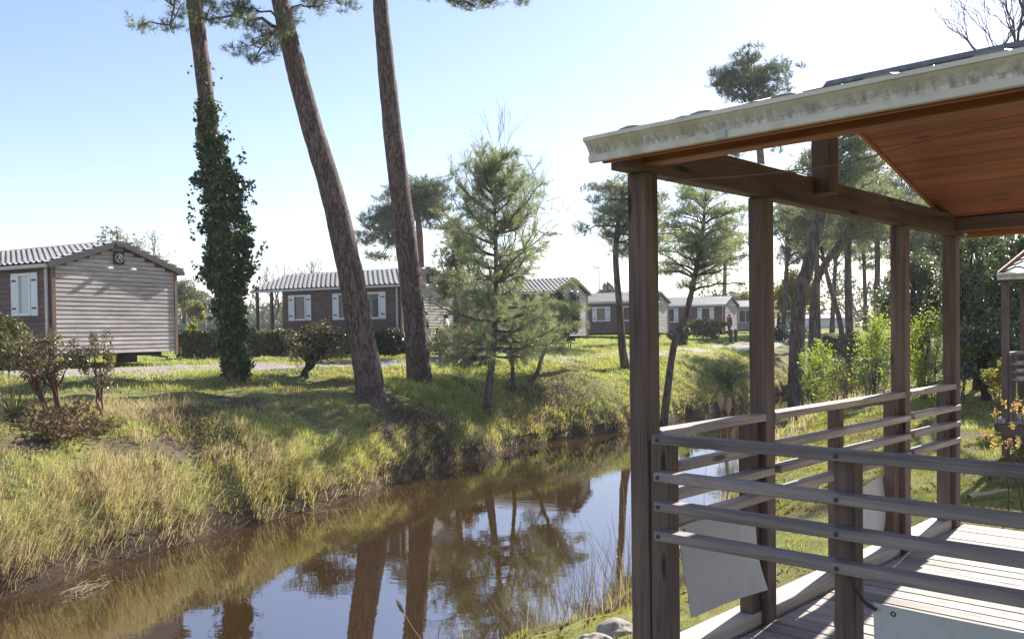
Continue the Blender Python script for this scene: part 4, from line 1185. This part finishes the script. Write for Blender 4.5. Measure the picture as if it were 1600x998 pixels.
bush('olive hedge along the far cabin between the terrace posts', 1105, 58, (1066, 496, 1142, 530), 'hedge_leaf', 82, 22, 110, 0.08, depth=0.8)
bush('yellow green sapling by the grey panel near the ivy tree', 298, 31, (288, 498, 312, 545), 'spring_leaf', 83, 8, 50, 0.06, depth=0.3)
bush('soft green fern like shrub on the far slope between the posts', 1140, 40, (1105, 552, 1178, 600), 'needle_near', 84, 26, 150, 0.05, depth=1.0, asp=0.2)
bush('hedge shrub by the feet of the pines beyond the stream', 1330, 46, (1285, 515, 1350, 560), 'hedge_leaf', 85, 20, 110, 0.07, depth=0.9)
bush('hedge shrub with dark leaves behind second terrace post', 1226, 60, (1206, 505, 1262, 545), 'dark_leaf', 86, 16, 100, 0.09, depth=0.9)
G5 = 'bright green spring willows at the stream edge'
bush('bright willow bush left of the third terrace post, lower one', 1278, 34, (1240, 530, 1318, 632), 'spring_leaf', 90, 34, 80, 0.045, 'twig', 0.015, 8, 0.9, twigs=70, group=G5, name='willow_bush')
bush('tall bright willow bush against the third terrace post', 1362, 25, (1322, 485, 1412, 645), 'spring_leaf', 91, 44, 85, 0.036, 'twig', 0.016, 9, 0.9, twigs=80, group=G5, name='willow_bush')
bush('bright willow bush between third and fourth terrace posts', 1446, 23, (1408, 474, 1496, 645), 'spring_leaf', 92, 46, 85, 0.034, 'twig', 0.016, 9, 0.9, twigs=80, group=G5, name='willow_bush')
bush('sparse bright willow shoots right of the fourth terrace post', 1505, 21, (1488, 485, 1536, 615), 'spring_leaf', 93, 16, 45, 0.034, 'twig', 0.012, 6, 0.6, twigs=40, group=G5, name='willow_bush', clump_r=0.3)
bush('dry brown shrub between the willows over the water', 1318, 30, (1292, 560, 1345, 625), 'litter', 94, 18, 60, 0.04, 'twig', 0.012, 8, 0.7, twigs=60)
bush('ochre shrub left of the small distant terrace', 1560, 15.5, (1542, 560, 1584, 620), 'yellow_leaf', 95, 14, 70, 0.03, 'twig', 0.01, 5, 0.4)
bush('spindly shrub with yellow and red flowers beside the deck', 1586, 8.6, (1532, 608, 1612, 715), 'flower_yellow', 96, 20, 13, 0.015, 'stem_red', 0.008, 3, 0.35, clump_r=0.13, twigs=26, name='flowering_shrub')


def hedge(label, px0, px1, d0, d1, h, wd, mat, seed, n=14000, size=0.05):
    """clipped hedge: box of leaves, denser at the skin, with stems"""
    rng = np.random.default_rng(seed); a = stand(px0, d0); b = stand(px1, d1); root = empty('clipped_hedge', a); tag(root, label, 'hedge')
    dv = np.array(b - a); u = rng.random(n); s = (rng.random(n) * 2 - 1); v = rng.random(n) ** 0.7
    nr = np.array((-dv[1], dv[0], 0)); nr /= np.linalg.norm(nr)
    prof = (1 - 0.25 * v ** 3) * (0.8 + 0.4 * fbm(u * 14, v * 3, seed))
    P = u[:, None] * dv + (np.sign(s) * np.abs(s) ** 0.45 * wd / 2 * prof)[:, None] * nr + np.array((0, 0, 1)) * (0.08 + v * h * (0.9 + 0.25 * fbm(u * 11, u * 0, seed + 1)))[:, None]
    obj('foliage', mesh_np('foliage', *leaves(rng, P, size), MT[mat]), root)
    g = Geo()
    for k in range(40):
        q = dv * rng.random() + nr * rng.uniform(-.2, .2) * wd; g.tube(curve_to(q, q + np.array((rng.uniform(-.2, .2), rng.uniform(-.2, .2), h * 0.8)), rng, 4), [0.02, 0.015, 0.01, 0.006], 4)
    g.build('stem', MT['stem_dark'], root)


hedge('long clipped hedge behind the ivy tree, left of long cabin', 280, 452, 30.5, 33.5, 0.95, 0.9, 'hedge_leaf', 98)
hedge('clipped hedge along the wall of the long cabin', 440, 590, 36.0, 34.2, 0.9, 0.7, 'dark_leaf', 99, 9000, 0.06)


def yucca(label, p, n, L, seed, wid=0.022):
    rng = np.random.default_rng(seed); root = empty('yucca', p); tag(root, label, 'plant'); V = []; Fc = []
    for k in range(n):
        a = rng.uniform(0, 6.28); el = rng.uniform(0.15, 1.35); l = L * rng.uniform(0.6, 1.1)
        d = np.array((math.cos(a) * math.cos(el), math.sin(a) * math.cos(el), math.sin(el))); s = np.cross(d, (0, 0, 1)); s /= np.linalg.norm(s) + 1e-9
        for j in range(5):
            t = j / 4; q = d * l * t + np.array((0, 0, 0.12 - 0.35 * l * t * t * math.cos(el))); w_ = wid * (1 - t * 0.95) + 0.001
            V += [q - s * w_, q + s * w_]
        b = k * 10
        Fc += [[b + 2 * j, b + 2 * j + 1, b + 2 * j + 3, b + 2 * j + 2] for j in range(4)]
    obj('leaf_rosette', mesh_np('yucca', V, Fc, MT['yucca_leaf']), root)
    g = Geo(); g.tube([(0, 0, -0.1), (0, 0, 0.18)], [0.06, 0.05], 8); g.build('stem', MT['stem_dark'], root)


yucca('spiky straw and green yucca at the left picture edge', stand(18, 15.3), 90, 0.85, 7)
yucca('second spiky yucca half out of the picture below the hedge', stand(-22, 14.6), 80, 0.9, 8)

# ------------------------------------------------------------------ grass, litter, reeds (nobody could count these)
def project(P):
    d = P - np.array((0, 0, EYE)); yf = d[:, 1] * _c + d[:, 2] * _s; zu = -d[:, 1] * _s + d[:, 2] * _c
    u = F * d[:, 0] / np.maximum(yf, .01); v = -F * zu / np.maximum(yf, .01)
    return 800 + u * _cr + v * _sr, CY - u * _sr + v * _cr, yf


def blades(rng, B, h, lean, wid, curl=0.35):
    """curved blades: base B, height h, lean vector per blade"""
    n = len(B); h = h[:, None]; wid = wid[:, None]
    a = rng.uniform(0, 2 * np.pi, n); s = np.stack([np.cos(a), np.sin(a), np.zeros(n)], 1) * wid
    up = np.array((0, 0, 1.0))
    m = B + up * h * 0.55 + lean * h * 0.28; t = B + up * h * (1 - curl * np.linalg.norm(lean, axis=1)[:, None]) + lean * h * 1.0
    V = np.stack([B - s, B + s, m - s * 0.8, m + s * 0.8, t], 1).reshape(-1, 3)
    i = np.arange(n)[:, None] * 5
    Ft = np.concatenate([i + np.array((0, 1, 3)), i + np.array((0, 3, 2)), i + np.array((2, 3, 4))], 1).reshape(-1, 3)
    return V, Ft


def scatter(rng, n, xr, yr, ok):
    x = rng.uniform(*xr, n); y = rng.uniform(*yr, n); k = ok(x, y); x, y = x[k], y[k]
    P = np.stack([x, y, H(x, y)], 1); px, py, d = project(P); k = (px > -60) & (px < 1660) & (py > 440) & (py < 1120) & (d > 3)
    return P[k], d[k]


def tufts(rng, P, d, per, h, hv, spread, lean_to=None, lean=0.25, wmin=0.0035, wk=0.00030):
    n = len(P); B = np.repeat(P, per, 0); dd = np.repeat(d, per)
    B = B + np.stack([rng.normal(0, spread, n * per), rng.normal(0, spread, n * per), np.zeros(n * per)], 1)
    B[:, 2] = H(B[:, 0], B[:, 1]) - 0.02
    th = np.repeat(np.asarray(h) * (1 - hv / 2 + hv * rng.random(n)), per) * (0.45 + 0.7 * rng.random(n * per))
    ln = np.stack([rng.normal(0, lean, n * per), rng.normal(0, lean, n * per), np.zeros(n * per)], 1)
    if lean_to is not None: ln = ln + np.repeat(lean_to, per, 0) * (0.4 + 0.8 * rng.random((n * per, 1)))
    wd = np.maximum(wmin, dd * wk) * (0.7 + 0.6 * rng.random(n * per))
    k = B[:, 2] > -0.05
    return blades(rng, B[k], th[k], ln[k], wd[k])


def downslope(P, e=0.25):
    gx_ = (H(P[:, 0] + e, P[:, 1], False) - H(P[:, 0] - e, P[:, 1], False)) / (2 * e); gy_ = (H(P[:, 0], P[:, 1] + e, False) - H(P[:, 0], P[:, 1] - e, False)) / (2 * e)
    g = -np.stack([gx_, gy_, np.zeros(len(P))], 1)
    return g / np.maximum(1.0, np.linalg.norm(g, axis=1))[:, None]


def merge(parts):
    V = []; Fs = []; n = 0
    for v, f in parts: V.append(v); Fs.append(f + n); n += len(v)
    return np.concatenate(V), np.concatenate(Fs)


def stuff(name, label, cat, parts, mat):
    V, f = merge(parts)
    return tag(obj(name, mesh_np(name, V, f, MT[mat])), label, cat, kind='stuff')


rng = np.random.default_rng(1234)
soil = lambda x, y: fbm(x * 0.42 + 3, y * 0.42, 21, 4)
bare = lambda x, y: (np.hypot(x + 2.7, y - 23.0) < 1.15 + 0.5 * (fbm(x * 2, y * 2, 7) - .5)) | (np.hypot((x - 2.6) / 1.6, y - 31.5) < 1.3) | (np.hypot(x + 6.3, y - 20.4) < 0.9) | (np.hypot((x + 4.6) / 1.3, y - 20.6) < 0.7)
sl = lambda x, y: sdist(x, y, LEFT)
sr = lambda x, y: -sdist(x, y, RIGHT)
dryside = lambda x, y: np.clip((13 - (y - 9) + 2.5 * (fbm(x * .5, y * .5, 31) - .5) * 2) / 8, 0.05, 1)
# long straw grass hanging over the water's edge
edge = lambda x, y: (lambda s, z: (s > -0.6) & (s < 2.2) & (z > 0.03) & (z < 0.95))(sl(x, y), H(x, y))
P, d = scatter(rng, 90000, (-12, 22), (8, 56), lambda x, y: (sl(x, y) > -0.6) & (sl(x, y) < 1.8))
k = (P[:, 2] > 0.02) & (P[:, 2] < 1.05) & (fbm(P[:, 0] * 1.1, P[:, 1] * 1.1, 44) > 0.29) & (rng.random(len(P)) < np.clip(17 / d, 0.25, 1)); P, d = P[k], d[k]
hgt = (0.30 + 0.35 * fbm(P[:, 0] * .9, P[:, 1] * .9, 46)) * np.clip(1.1 - (P[:, 1] - 12) / 16, 0.5, 1.1)
k = rng.random(len(P)) < np.clip(1.25 - (P[:, 1] - 11) / 7, 0.22, 0.9)
A = tufts(rng, P[k], d[k], 17, hgt[k], 0.7, 0.07, downslope(P[k]) * 1.25, 0.42, 0.0028, 0.00026)
A0 = tufts(rng, P[~k], d[~k], 16, hgt[~k] * 0.75, 0.8, 0.08, downslope(P[~k]) * 1.1, 0.45, 0.0028, 0.00026)
P, d = scatter(rng, 26000, (-13, -1), (8, 24), lambda x, y: (lambda s: (s > 0.5) & (s < 1.1 + 2.4 * np.clip((-4.5 - x) / 3, 0, 1)) & (fbm(x * .8, y * .8, 45) > 0.45) & (rng.random(len(x)) < dryside(x, y)) & ~bare(x, y))(sl(x, y)))
A2 = tufts(rng, P, d, 17, 0.28, 0.9, 0.08, downslope(P) * 0.6, 0.38, 0.0028, 0.00026)
stuff('straw_grass', 'long dry straw coloured grass hanging over the far bank edge', 'grass', [A, A2], 'dry_blade')
# mixed and green grass on the slope
P, d = scatter(rng, 90000, (-16, 20), (8, 50), lambda x, y: (lambda s: (s > 0.1) & (s < 7.5) & (soil(x, y) < 0.66) & ~bare(x, y))(sl(x, y)))
k = (P[:, 2] > 0.15) & (rng.random(len(P)) < np.clip(16 / d, 0.3, 1)); P, d = P[k], d[k]
B1 = tufts(rng, P, d, 11, 0.13, 1.1, 0.09, downslope(P) * 0.4, 0.4, 0.0028, 0.00028)
stuff('bank_grass', 'patchy yellow green grass on the sloping bank', 'grass', [B1, A0], 'mixed_blade')
P, d = scatter(rng, 60000, (-14, 22), (9, 52), lambda x, y: (lambda s: (s > 0.1) & (s < 6.5) & (fbm(x * .45, y * .45, 61) > 0.42) & (soil(x, y) < 0.62) & ~bare(x, y))(sl(x, y)))
k = (P[:, 2] > 0.12) & (rng.random(len(P)) < np.clip(16 / d, 0.3, 1)); P, d = P[k], d[k]
C1 = tufts(rng, P, d, 13, 0.19, 0.9, 0.08, downslope(P) * 0.4, 0.32, 0.0028, 0.00028)
P, d = scatter(rng, 4000, (-6, -1), (20, 30), lambda x, y: (np.hypot(x + 2.6, y - 26.6) < 1.7) & (np.hypot(x + 3.0, y - 23.2) > 1.4) & (fbm(x * 1.3, y * 1.3, 63) > 0.42))
C2 = tufts(rng, P, d, 12, 0.24, 0.8, 0.08, None, 0.25, 0.0028, 0.00028)
stuff('green_grass', 'fresh green grass tufts among the pine trunks', 'grass', [C1, C2], 'green_blade')
# lawn on the level ground
P, d = scatter(rng, 110000, (-26, 34), (17, 85), lambda x, y: (lambda s: (s > 4.5) & (path_dist(x, y) > 1.12) & (fbm(x * .6, y * .6, 71) > 0.2))(sl(x, y)))
k = rng.random(len(P)) < np.clip(22 / d, 0.25, 1); P, d = P[k], d[k]
D1 = tufts(rng, P, d, 8, 0.10, 0.8, 0.12, None, 0.3, 0.004, 0.00042)
stuff('lawn_grass', 'short bright lawn along the gravel path', 'grass', [D1], 'green_blade')
# right bank: mossy turf, litter and sedge
tin = lambda x, y: ((x - TC[0]) * W2.x + (y - TC[1]) * W2.y > -0.14) & ((x - TC[0]) * V2.x + (y - TC[1]) * V2.y > -0.2) & ((x - TC[0]) * V2.x + (y - TC[1]) * V2.y < 3.9) & ((x - TC[0]) * W2.x + (y - TC[1]) * W2.y < 4.9)
P, d = scatter(rng, 70000, (-2, 16), (3, 28), lambda x, y: (sr(x, y) > 0.3) & (fbm(x * .9, y * .9, 81) > 0.36) & ~tin(x, y))
E1 = tufts(rng, P, d, 10, 0.055, 0.9, 0.06, None, 0.4, 0.0022, 0.00035)
stuff('moss_turf', 'yellowish mossy turf around the timber terrace', 'grass', [E1], 'moss_blade')
P, d = scatter(rng, 9000, (-2, 18), (3, 30), lambda x, y: (sr(x, y) > 0.2) & (fbm(x * .7, y * .7, 83) > 0.56) & ~tin(x, y))
E2 = tufts(rng, P, d, 11, 0.12, 0.9, 0.07, None, 0.35, 0.0025, 0.00032)
stuff('turf_grass', 'green grass tufts on the near bank beside the terrace', 'grass', [E2], 'green_blade')
P, d = scatter(rng, 7000, (-3, 24), (5, 48), lambda x, y: (sr(x, y) > -0.1) & (sr(x, y) < 1.3) & (fbm(x * 1.2, y * 1.2, 85) > 0.45) & (y > 8.2))
E3 = tufts(rng, P, d, 9, 0.55, 0.8, 0.09, None, 0.22, 0.0022, 0.00024)
stuff('dry_sedge', 'dry sedge and thin reeds along the near water edge', 'grass', [E3], 'dry_blade')
# fallen leaves and twigs
P, d = scatter(rng, 60000, (-14, 16), (4, 40), lambda x, y: ((sl(x, y) > 0.3) & ((soil(x, y) > 0.53) | bare(x, y)) & (sl(x, y) < 8)) | ((sr(x, y) > 0.6) & (fbm(x * .9, y * .9, 91) > 0.5) & ~tin(x, y)))
P = P + np.array((0, 0, 0.015))
stuff('leaf_litter', 'brown fallen leaves and needles on bare soil', 'litter', [leaves(rng, P, 0.03, 1.2, 0.5)], 'litter')

# thin reeds in the foreground water margin
rg = np.random.default_rng(9); g = Geo()
for k in range(230):
    x0 = rg.uniform(-0.9, 1.45); y0 = 8.2 + (x0 + 1.2) * 0.85 + rg.uniform(0.1, 1.0); z0 = max(h1(x0, y0), -0.05)
    h = rg.uniform(0.35, 1.0) * (1.0 if x0 > 0 else 0.75); q = np.array((x0, y0, z0)); tip = q + np.array((rg.normal(0, .22) - 0.06, rg.normal(0, .12), h))
    g.tube(curve_to(q, tip, rg, 5, 0, 0.06), np.linspace(0.004, 0.0015, 5), 3)
tag(g.build('thin_reeds', MT['straw']), 'thin straw coloured reed stalks at the foreground water edge', 'reeds', kind='stuff')


def plume_reed(label, base, tip, r, pl, seed, mat='plume'):
    rg = np.random.default_rng(seed); root = empty('plume_reed', base); tag(root, label, 'reed', 'reeds with feathery seed heads')
    b = np.array(base); t = np.array(tip); c = curve_to(np.zeros(3), t - b, rg, 7, 0, 0.04); g = Geo(); g.tube(c, np.linspace(r, r * 0.5, 7), 5); g.build('stalk', MT['straw'], root)
    n = 260; u = rg.random(n); dirn = (c[-1] - c[-2]); dirn /= np.linalg.norm(dirn)
    C = c[-1] + dirn * ((u - 0.75) * pl)[:, None] + rsphere(rg, n) * (pl * 0.16 * np.sin(np.pi * np.clip(u, 0.05, 0.97)))[:, None]
    tri_obj('seed_head', needles(rg, C, np.repeat(dirn[None], n, 0), 2, pl * 0.22, 0.0035, 0.5), MT[mat], root)


for k, (lab, x, y, d, bx, by, pl) in enumerate([
        ('reed with pale round seed head over the tree reflection', 806, 893, 9.6, 822, 1010, .09),
        ('second reed with pale seed head, right of its pale neighbour', 821, 887, 9.8, 842, 1010, .08),
        ('reed bent left with pinkish plume over the reflected trunk', 624, 944, 9.3, 690, 1030, .13),
        ('reed with pink plume behind the side railing', 1126, 622, 13.0, 1122, 745, .20),
        ('reed with orange plume right of the pink one behind the side railing', 1139, 630, 13.4, 1136, 750, .22),
        ('short reed with tan plume above the side rail', 1104, 655, 12.6, 1100, 760, .16),
        ('reed with drooping tan plume just left of the corner post', 968, 694, 12.6, 976, 900, .24),
        ('reed with tan plume low between the side rails', 1146, 676, 12.8, 1142, 760, .14)]):
    q = at(bx, by, d); q.z = max(h1(q.x, q.y), 0.0) - 0.05 if k < 3 else q.z - 0.3
    plume_reed(lab, q, at(x, y, d), 0.004, pl, 200 + k)

# dead brushwood and bramble patches on the slope
for k, (lab, x, y, wd, ht) in enumerate([('low dark brushwood patch on the slope below the ivy tree', 300, 668, 1.1, 0.22), ('dark heap of dead brush below the thick leaning pine', 640, 655, 1.0, 0.24),
                                         ('brown brush heap on the slope right of the crooked tree', 900, 612, 1.9, 0.45), ('small dark bramble patch on the bank below the young pine', 690, 690, 0.7, 0.2)]):
    q, d = on_ground(x, y, 10, 50, 0.02); rg = np.random.default_rng(400 + k); g = Geo(); root = empty('brush_heap', q); tag(root, lab, 'brush')
    for j in range(110):
        c = np.array((rg.normal(0, wd * .45), rg.normal(0, wd * .4), 0)); c[2] = h1(q.x + c[0], q.y + c[1]) - q.z
        e = c + np.array((rg.normal(0, .22), rg.normal(0, .22), ht * rg.uniform(0.3, 1.1))); g.tube(curve_to(c, e, rg, 4, 0.1, 0.2), [.007, .006, .004, .002], 3)
    tag(g.build('twigs', MT['twig'], root), kind='stuff')
    n_ = 1500; C = np.stack([rg.normal(0, wd * .45, n_), rg.normal(0, wd * .4, n_)], 1); z = H(q.x + C[:, 0], q.y + C[:, 1]) - q.z + ht * 0.8 * rg.random(n_)
    obj('leaves', mesh_np('leaves', *leaves(rg, np.stack([C[:, 0], C[:, 1], z], 1), 0.028), MT['litter']), root)

# floating straw
for k, (lab, x, y, n_) in enumerate([('tangle of dead straw floating by the bank, lower left', 132, 925, 34), ('thin line of floating straw at the bank corner', 505, 800, 12)]):
    p = at(x, y, 12.4 if k == 0 else 17.6); p.z = 0.02; g = Geo(); rg = np.random.default_rng(300 + k)
    for j in range(n_):
        a = rg.normal(1.0 if k == 0 else 0.2, 0.5); l = rg.uniform(0.12, 0.36); c = np.array((rg.normal(0, .12 if k == 0 else .3), rg.normal(0, .34 if k == 0 else .1), rg.uniform(0, .05))); dv = np.array((math.cos(a), math.sin(a), rg.uniform(-.05, .15))) * l / 2
        g.tube(curve_to(c - dv, c + dv, rg, 4, 0.02, 0.08), [0.003, 0.003, 0.0025, 0.001], 4)
    o = g.build('floating_straw', MT['straw']); o.location = p; tag(o, lab, 'straw', kind='stuff')

# bits of leaf and pollen floating on the stream
rg = np.random.default_rng(55); x = rg.uniform(-9, 14, 9000); y = rg.uniform(8, 40, 9000)
e_ = np.minimum(-sdist(x, y, LEFT), sdist(x, y, RIGHT)); k = (e_ > 0.25) & ((e_ < 1.2) | (fbm(x * .5, y * .5, 57) > 0.62)) & (rg.random(9000) < 0.28)
Pw = np.stack([x[k], y[k], np.full(k.sum(), 0.006)], 1); V_, F_ = leaves(rg, Pw, 0.016, 8.0, 0.5); V_[:, 2] = 0.006 + 0.15 * (V_[:, 2] - 0.006)
stuff('floating_leaves', 'scattered bits of leaf floating on the brown water', 'leaves', [(V_, F_)], 'dry_blade')

# far wood closing the view
rg = np.random.default_rng(17); Cs = []
prof = [(-200, 470), (60, 470), (260, 476), (300, 462), (330, 480), (560, 486), (760, 486), (900, 482), (1000, 478), (1080, 470), (1140, 462), (1200, 446), (1290, 424), (1380, 430), (1460, 425), (1560, 400), (1800, 390)]
px_ = np.array([p[0] for p in prof], float); py_ = np.array([p[1] for p in prof], float)
for k in range(900):
    x = rg.uniform(-200, 1800); d = rg.uniform(150, 230); top = np.interp(x, px_, py_) + rg.uniform(-10, 14); y = rg.uniform(top, 528)
    Cs.append(at(x, y, d))
Cs = np.array(Cs); nl = 90
Pf = np.repeat(Cs, nl, 0) + rsphere(rg, len(Cs) * nl) * (rg.random((len(Cs) * nl, 1)) ** 0.4) * np.array((2.4, 2.4, 1.9))
stuff('far_wood', 'hazy grey green wood along the horizon behind the cabins', 'wood', [leaves(rg, Pf, 0.36, 0.3, 0.6)], 'far_leaf')

# ------------------------------------------------------------------ people
def skin_body(name, verts, edges, radii, mat, parent, sub=1):
    me = bpy.data.meshes.new(name); me.from_pydata(verts, edges, []); me.materials.append(MT[mat])
    o = obj(name, me, parent); sk = o.modifiers.new('skin', 'SKIN'); sk.use_smooth_shade = True
    for v, r in zip(me.skin_vertices[0].data, radii): v.radius = r if isinstance(r, tuple) else (r, r)
    me.skin_vertices[0].data[0].use_root = True
    if sub: s = o.modifiers.new('sub', 'SUBSURF'); s.levels = sub; s.render_levels = sub
    return o


def person(label, loc, rz, h, top, legs, hair, stride=0.16, bend=0.0, lowarm=0.0):
    """facing +x locally; body one skin, clothes and hair its children"""
    p = empty('person', loc, rz); tag(p, label, 'person'); k = h / 1.72
    sc = lambda L: [tuple(c * k for c in v) for v in L]
    J = [(0, 0, .93), (0.01, 0, 1.12), (0.02, 0, 1.33), (.02, 0, 1.44), (.035, 0, 1.53), (.05, 0, 1.62), (.04, 0, 1.70),
         (0, .10, .88), (stride * .6, .105, .50), (stride, .11, .08), (stride + .13, .11, .03),
         (0, -.10, .88), (-stride * .1, -.105, .50), (-stride, -.11, .09), (-stride + .12, -.11, .03),
         (.02, .19, 1.40), (-.03, .24, 1.14), (.06 + lowarm, .25, .92), (.11 + lowarm, .25, .83),
         (.02, -.19, 1.40), (.0, -.24, 1.14), (.12 + lowarm, -.25, .94), (.16 + lowarm, -.25, .86),
         (.155, 0, 1.60)]
    Ed = [(0, 1), (1, 2), (2, 3), (3, 4), (4, 5), (5, 6), (0, 7), (7, 8), (8, 9), (9, 10), (0, 11), (11, 12), (12, 13), (13, 14), (2, 15), (15, 16), (16, 17), (17, 18), (2, 19), (19, 20), (20, 21), (21, 22), (5, 23)]
    Rr = [.13, .12, (.11, .15), .06, .055, (.095, .08), .07, .09, .06, .04, .03, .09, .06, .04, .03, .06, .045, .033, .03, .06, .045, .033, .03, .016]
    body = skin_body('body', sc(J), Ed, [tuple(c * k for c in r) if isinstance(r, tuple) else r * k for r in Rr], 'skin', p)
    Ti = [0, 1, 2, 15, 16, 17, 19, 20, 21]; Te = [(0, 1), (1, 2), (2, 3), (3, 4), (4, 5), (2, 6), (6, 7), (7, 8)]
    skin_body('jacket', sc([J[i] for i in Ti]), Te, [r * k for r in (.165, .16, .15, .085, .066, .052, .085, .066, .052)], top, p)
    Li = [0, 7, 8, 9, 11, 12, 13]; Le = [(0, 1), (1, 2), (2, 3), (0, 4), (4, 5), (5, 6)]
    skin_body('trousers', sc([J[i] for i in Li]), Le, [r * k for r in (.15, .115, .08, .062, .115, .08, .062)], legs, p)
    skin_body('hair', sc([(.005, 0, 1.68), (-.03, 0, 1.60), (-.035, 0, 1.50)]), [(0, 1), (1, 2)], [.10 * k, .095 * k, .06 * k], hair, p)
    for s in (1, -1):
        f = sc([(stride if s > 0 else -stride, .11 * s, .045), ((stride if s > 0 else -stride) + .16, .11 * s, .03)])
        skin_body('shoe', f, [(0, 1)], [.05 * k, .04 * k], 'cloth_black', p, 1)
    return p


def foot(px, d): q = at(px, 520, d); return (q.x, q.y, h1(q.x, q.y))


person('person in black walking, half hidden behind the straightest pine trunk', foot(665, 35.5), R(165), 1.78, 'cloth_black', 'cloth_black', 'hair_brown')
person('brown haired person in pale top walking behind the red leafed shrub', foot(697, 36.0), R(170), 1.66, 'cloth_white', 'cloth_blue', 'hair_brown')
person('child in dark clothes between the two adults near the long cabin', foot(683, 35.8), R(175), 1.08, 'cloth_black', 'cloth_blue', 'hair_brown', 0.08)
person('tiny distant person in red by the far beige cabin', foot(1140, 68), R(200), 1.72, 'cloth_red', 'cloth_blue', 'hair_brown')
person('tiny distant person in dark clothes right of the second terrace post', foot(1217, 76), R(150), 1.75, 'cloth_black', 'cloth_blue', 'hair_brown')

# ------------------------------------------------------------------ small things
lp = stand(937, 75); L_ = empty('street_lamp', lp); tag(L_, 'thin pale street lamp standing behind the cabins', 'street lamp')
hh = at(937, 418, 75).z - lp.z
g = Geo(); g.tube([(0, 0, 0), (0, 0, hh * .5), (0, 0, hh)], [0.07, 0.06, 0.045], 8); g.build('pole', MT['pale_steel'], L_)
beam('lamp_head', (0.05, 0, hh - 0.02), (-0.55, 0, hh + 0.03), 0.2, 0.09, MT['pale_steel'], L_, c=0.02)
for k, (x, lab) in enumerate([(1142, 'wooden bollard left of its twin at the far path edge'), (1149.5, 'wooden bollard right of its twin at the far path edge')]):
    b = stand(x, 56); r_ = empty('wooden_bollard', b); tag(r_, lab, 'bollard', 'bollards at the far path edge')
    g = Geo(); g.tube([(0, 0, 0), (0, 0, 0.75), (0, 0, 0.84), (0, 0, 0.88)], [0.12, 0.12, 0.10, 0.02], 10); g.build('post', MT['bollard_wood'], r_)
# pale panel fence behind the hedge
fa = stand(262, 38); fb = stand(350, 40); fr = empty('panel_fence', fa); tag(fr, 'pale grey panel fence behind the clipped hedge, beside leftmost cabin', 'fence')
dv = fb - fa; nP = 3
for k in range(nP):
    p0 = dv * (k / nP); p1 = dv * ((k + 1) / nP)
    beam('panel', p0 + Vector((0, 0, 0.75)) + dv.normalized() * 0.04, p1 + Vector((0, 0, 0.75)) - dv.normalized() * 0.04, 0.04, 1.0, MT['grey_panel'], fr)
for k in range(nP + 1): beam('fence_post', dv * (k / nP), dv * (k / nP) + Vector((0, 0, 1.3)), 0.07, 0.07, MT['pale_steel'], fr)


def rock(label, p, s, seed):
    rg = np.random.default_rng(seed); n, m = 40, 26; V = []
    for j in range(m + 1):
        th = math.pi * j / m
        for i in range(n):
            ph = 2 * math.pi * i / n; d = np.array((math.sin(th) * math.cos(ph), math.sin(th) * math.sin(ph), math.cos(th)))
            r = 0.55 + 0.8 * float(fbm(np.array([d[0] * 2.1 + seed + d[2] * 1.7]), np.array([d[1] * 2.1 + d[2] * 1.3]), seed, 5)[0])
            r = min(r, 1.0 - 0.12 * abs(d[0] + 0.4 * d[1]))
            V.append(d * r * np.array(s))
    Fc = [[j * n + i, j * n + (i + 1) % n, (j + 1) * n + (i + 1) % n, (j + 1) * n + i][::-1] for j in range(m) for i in range(n)]
    o = obj('rock', mesh_np('rock', V, Fc, MT['rock_moss'], True), None, p); return tag(o, label, 'rock', 'mossy rocks at the water edge')


rock('pale rock with orange moss beside the corner post', stand(962, 6.6, 0.05), (0.22, 0.2, 0.16), 3)
rock('low lichen spotted rock at the bottom edge left of the corner post', stand(925, 6.3, 0.02), (0.2, 0.16, 0.12), 6)
q0 = at(1514, 757, 9.6); q1 = at(1580, 744, 9.9); q0.z = h1(q0.x, q0.y) + 0.04; q1.z = h1(q1.x, q1.y) + 0.06
g = Geo(); rg = np.random.default_rng(2); c = curve_to((0, 0, 0), q1 - q0, rg, 7, 0.03, 0.06); g.tube(c, np.linspace(0.03, 0.014, 7), 7, 0.15); g.tube(curve_to(c[3], c[3] + np.array((.12, .05, .06)), rg, 4), [.012, .01, .008, .005], 5)
o = g.build('fallen_branch', MT['straw']); o.location = q0; tag(o, 'pale fallen branch lying on the litter beyond the deck', 'branch')

# ------------------------------------------------------------------ spring haze: a box of thin pale air round the whole scene
m_, t_ = nodes_of('haze_air')
pv_ = N(t_, 'ShaderNodeVolumePrincipled'); pv_.inputs['Color'].default_value = (0.93, 0.96, 1.0, 1); pv_.inputs['Density'].default_value = 0.0006; pv_.inputs['Anisotropy'].default_value = 0.0
o_ = N(t_, 'ShaderNodeOutputMaterial'); t_.links.new(pv_.outputs[0], o_.inputs['Volume'])
hx0, hx1, hy0, hy1, hz0, hz1 = -640, 640, -240, 900, -3.0, 28.0
hv_ = [(x, y, z) for x in (hx0, hx1) for y in (hy0, hy1) for z in (hz0, hz1)]
hz = obj('haze', mesh_np('haze', hv_, [[0, 1, 3, 2], [4, 6, 7, 5], [0, 4, 5, 1], [2, 3, 7, 6], [0, 2, 6, 4], [1, 5, 7, 3]], m_))
tag(hz, 'thin pale spring haze over the whole site', 'haze', kind='stuff')
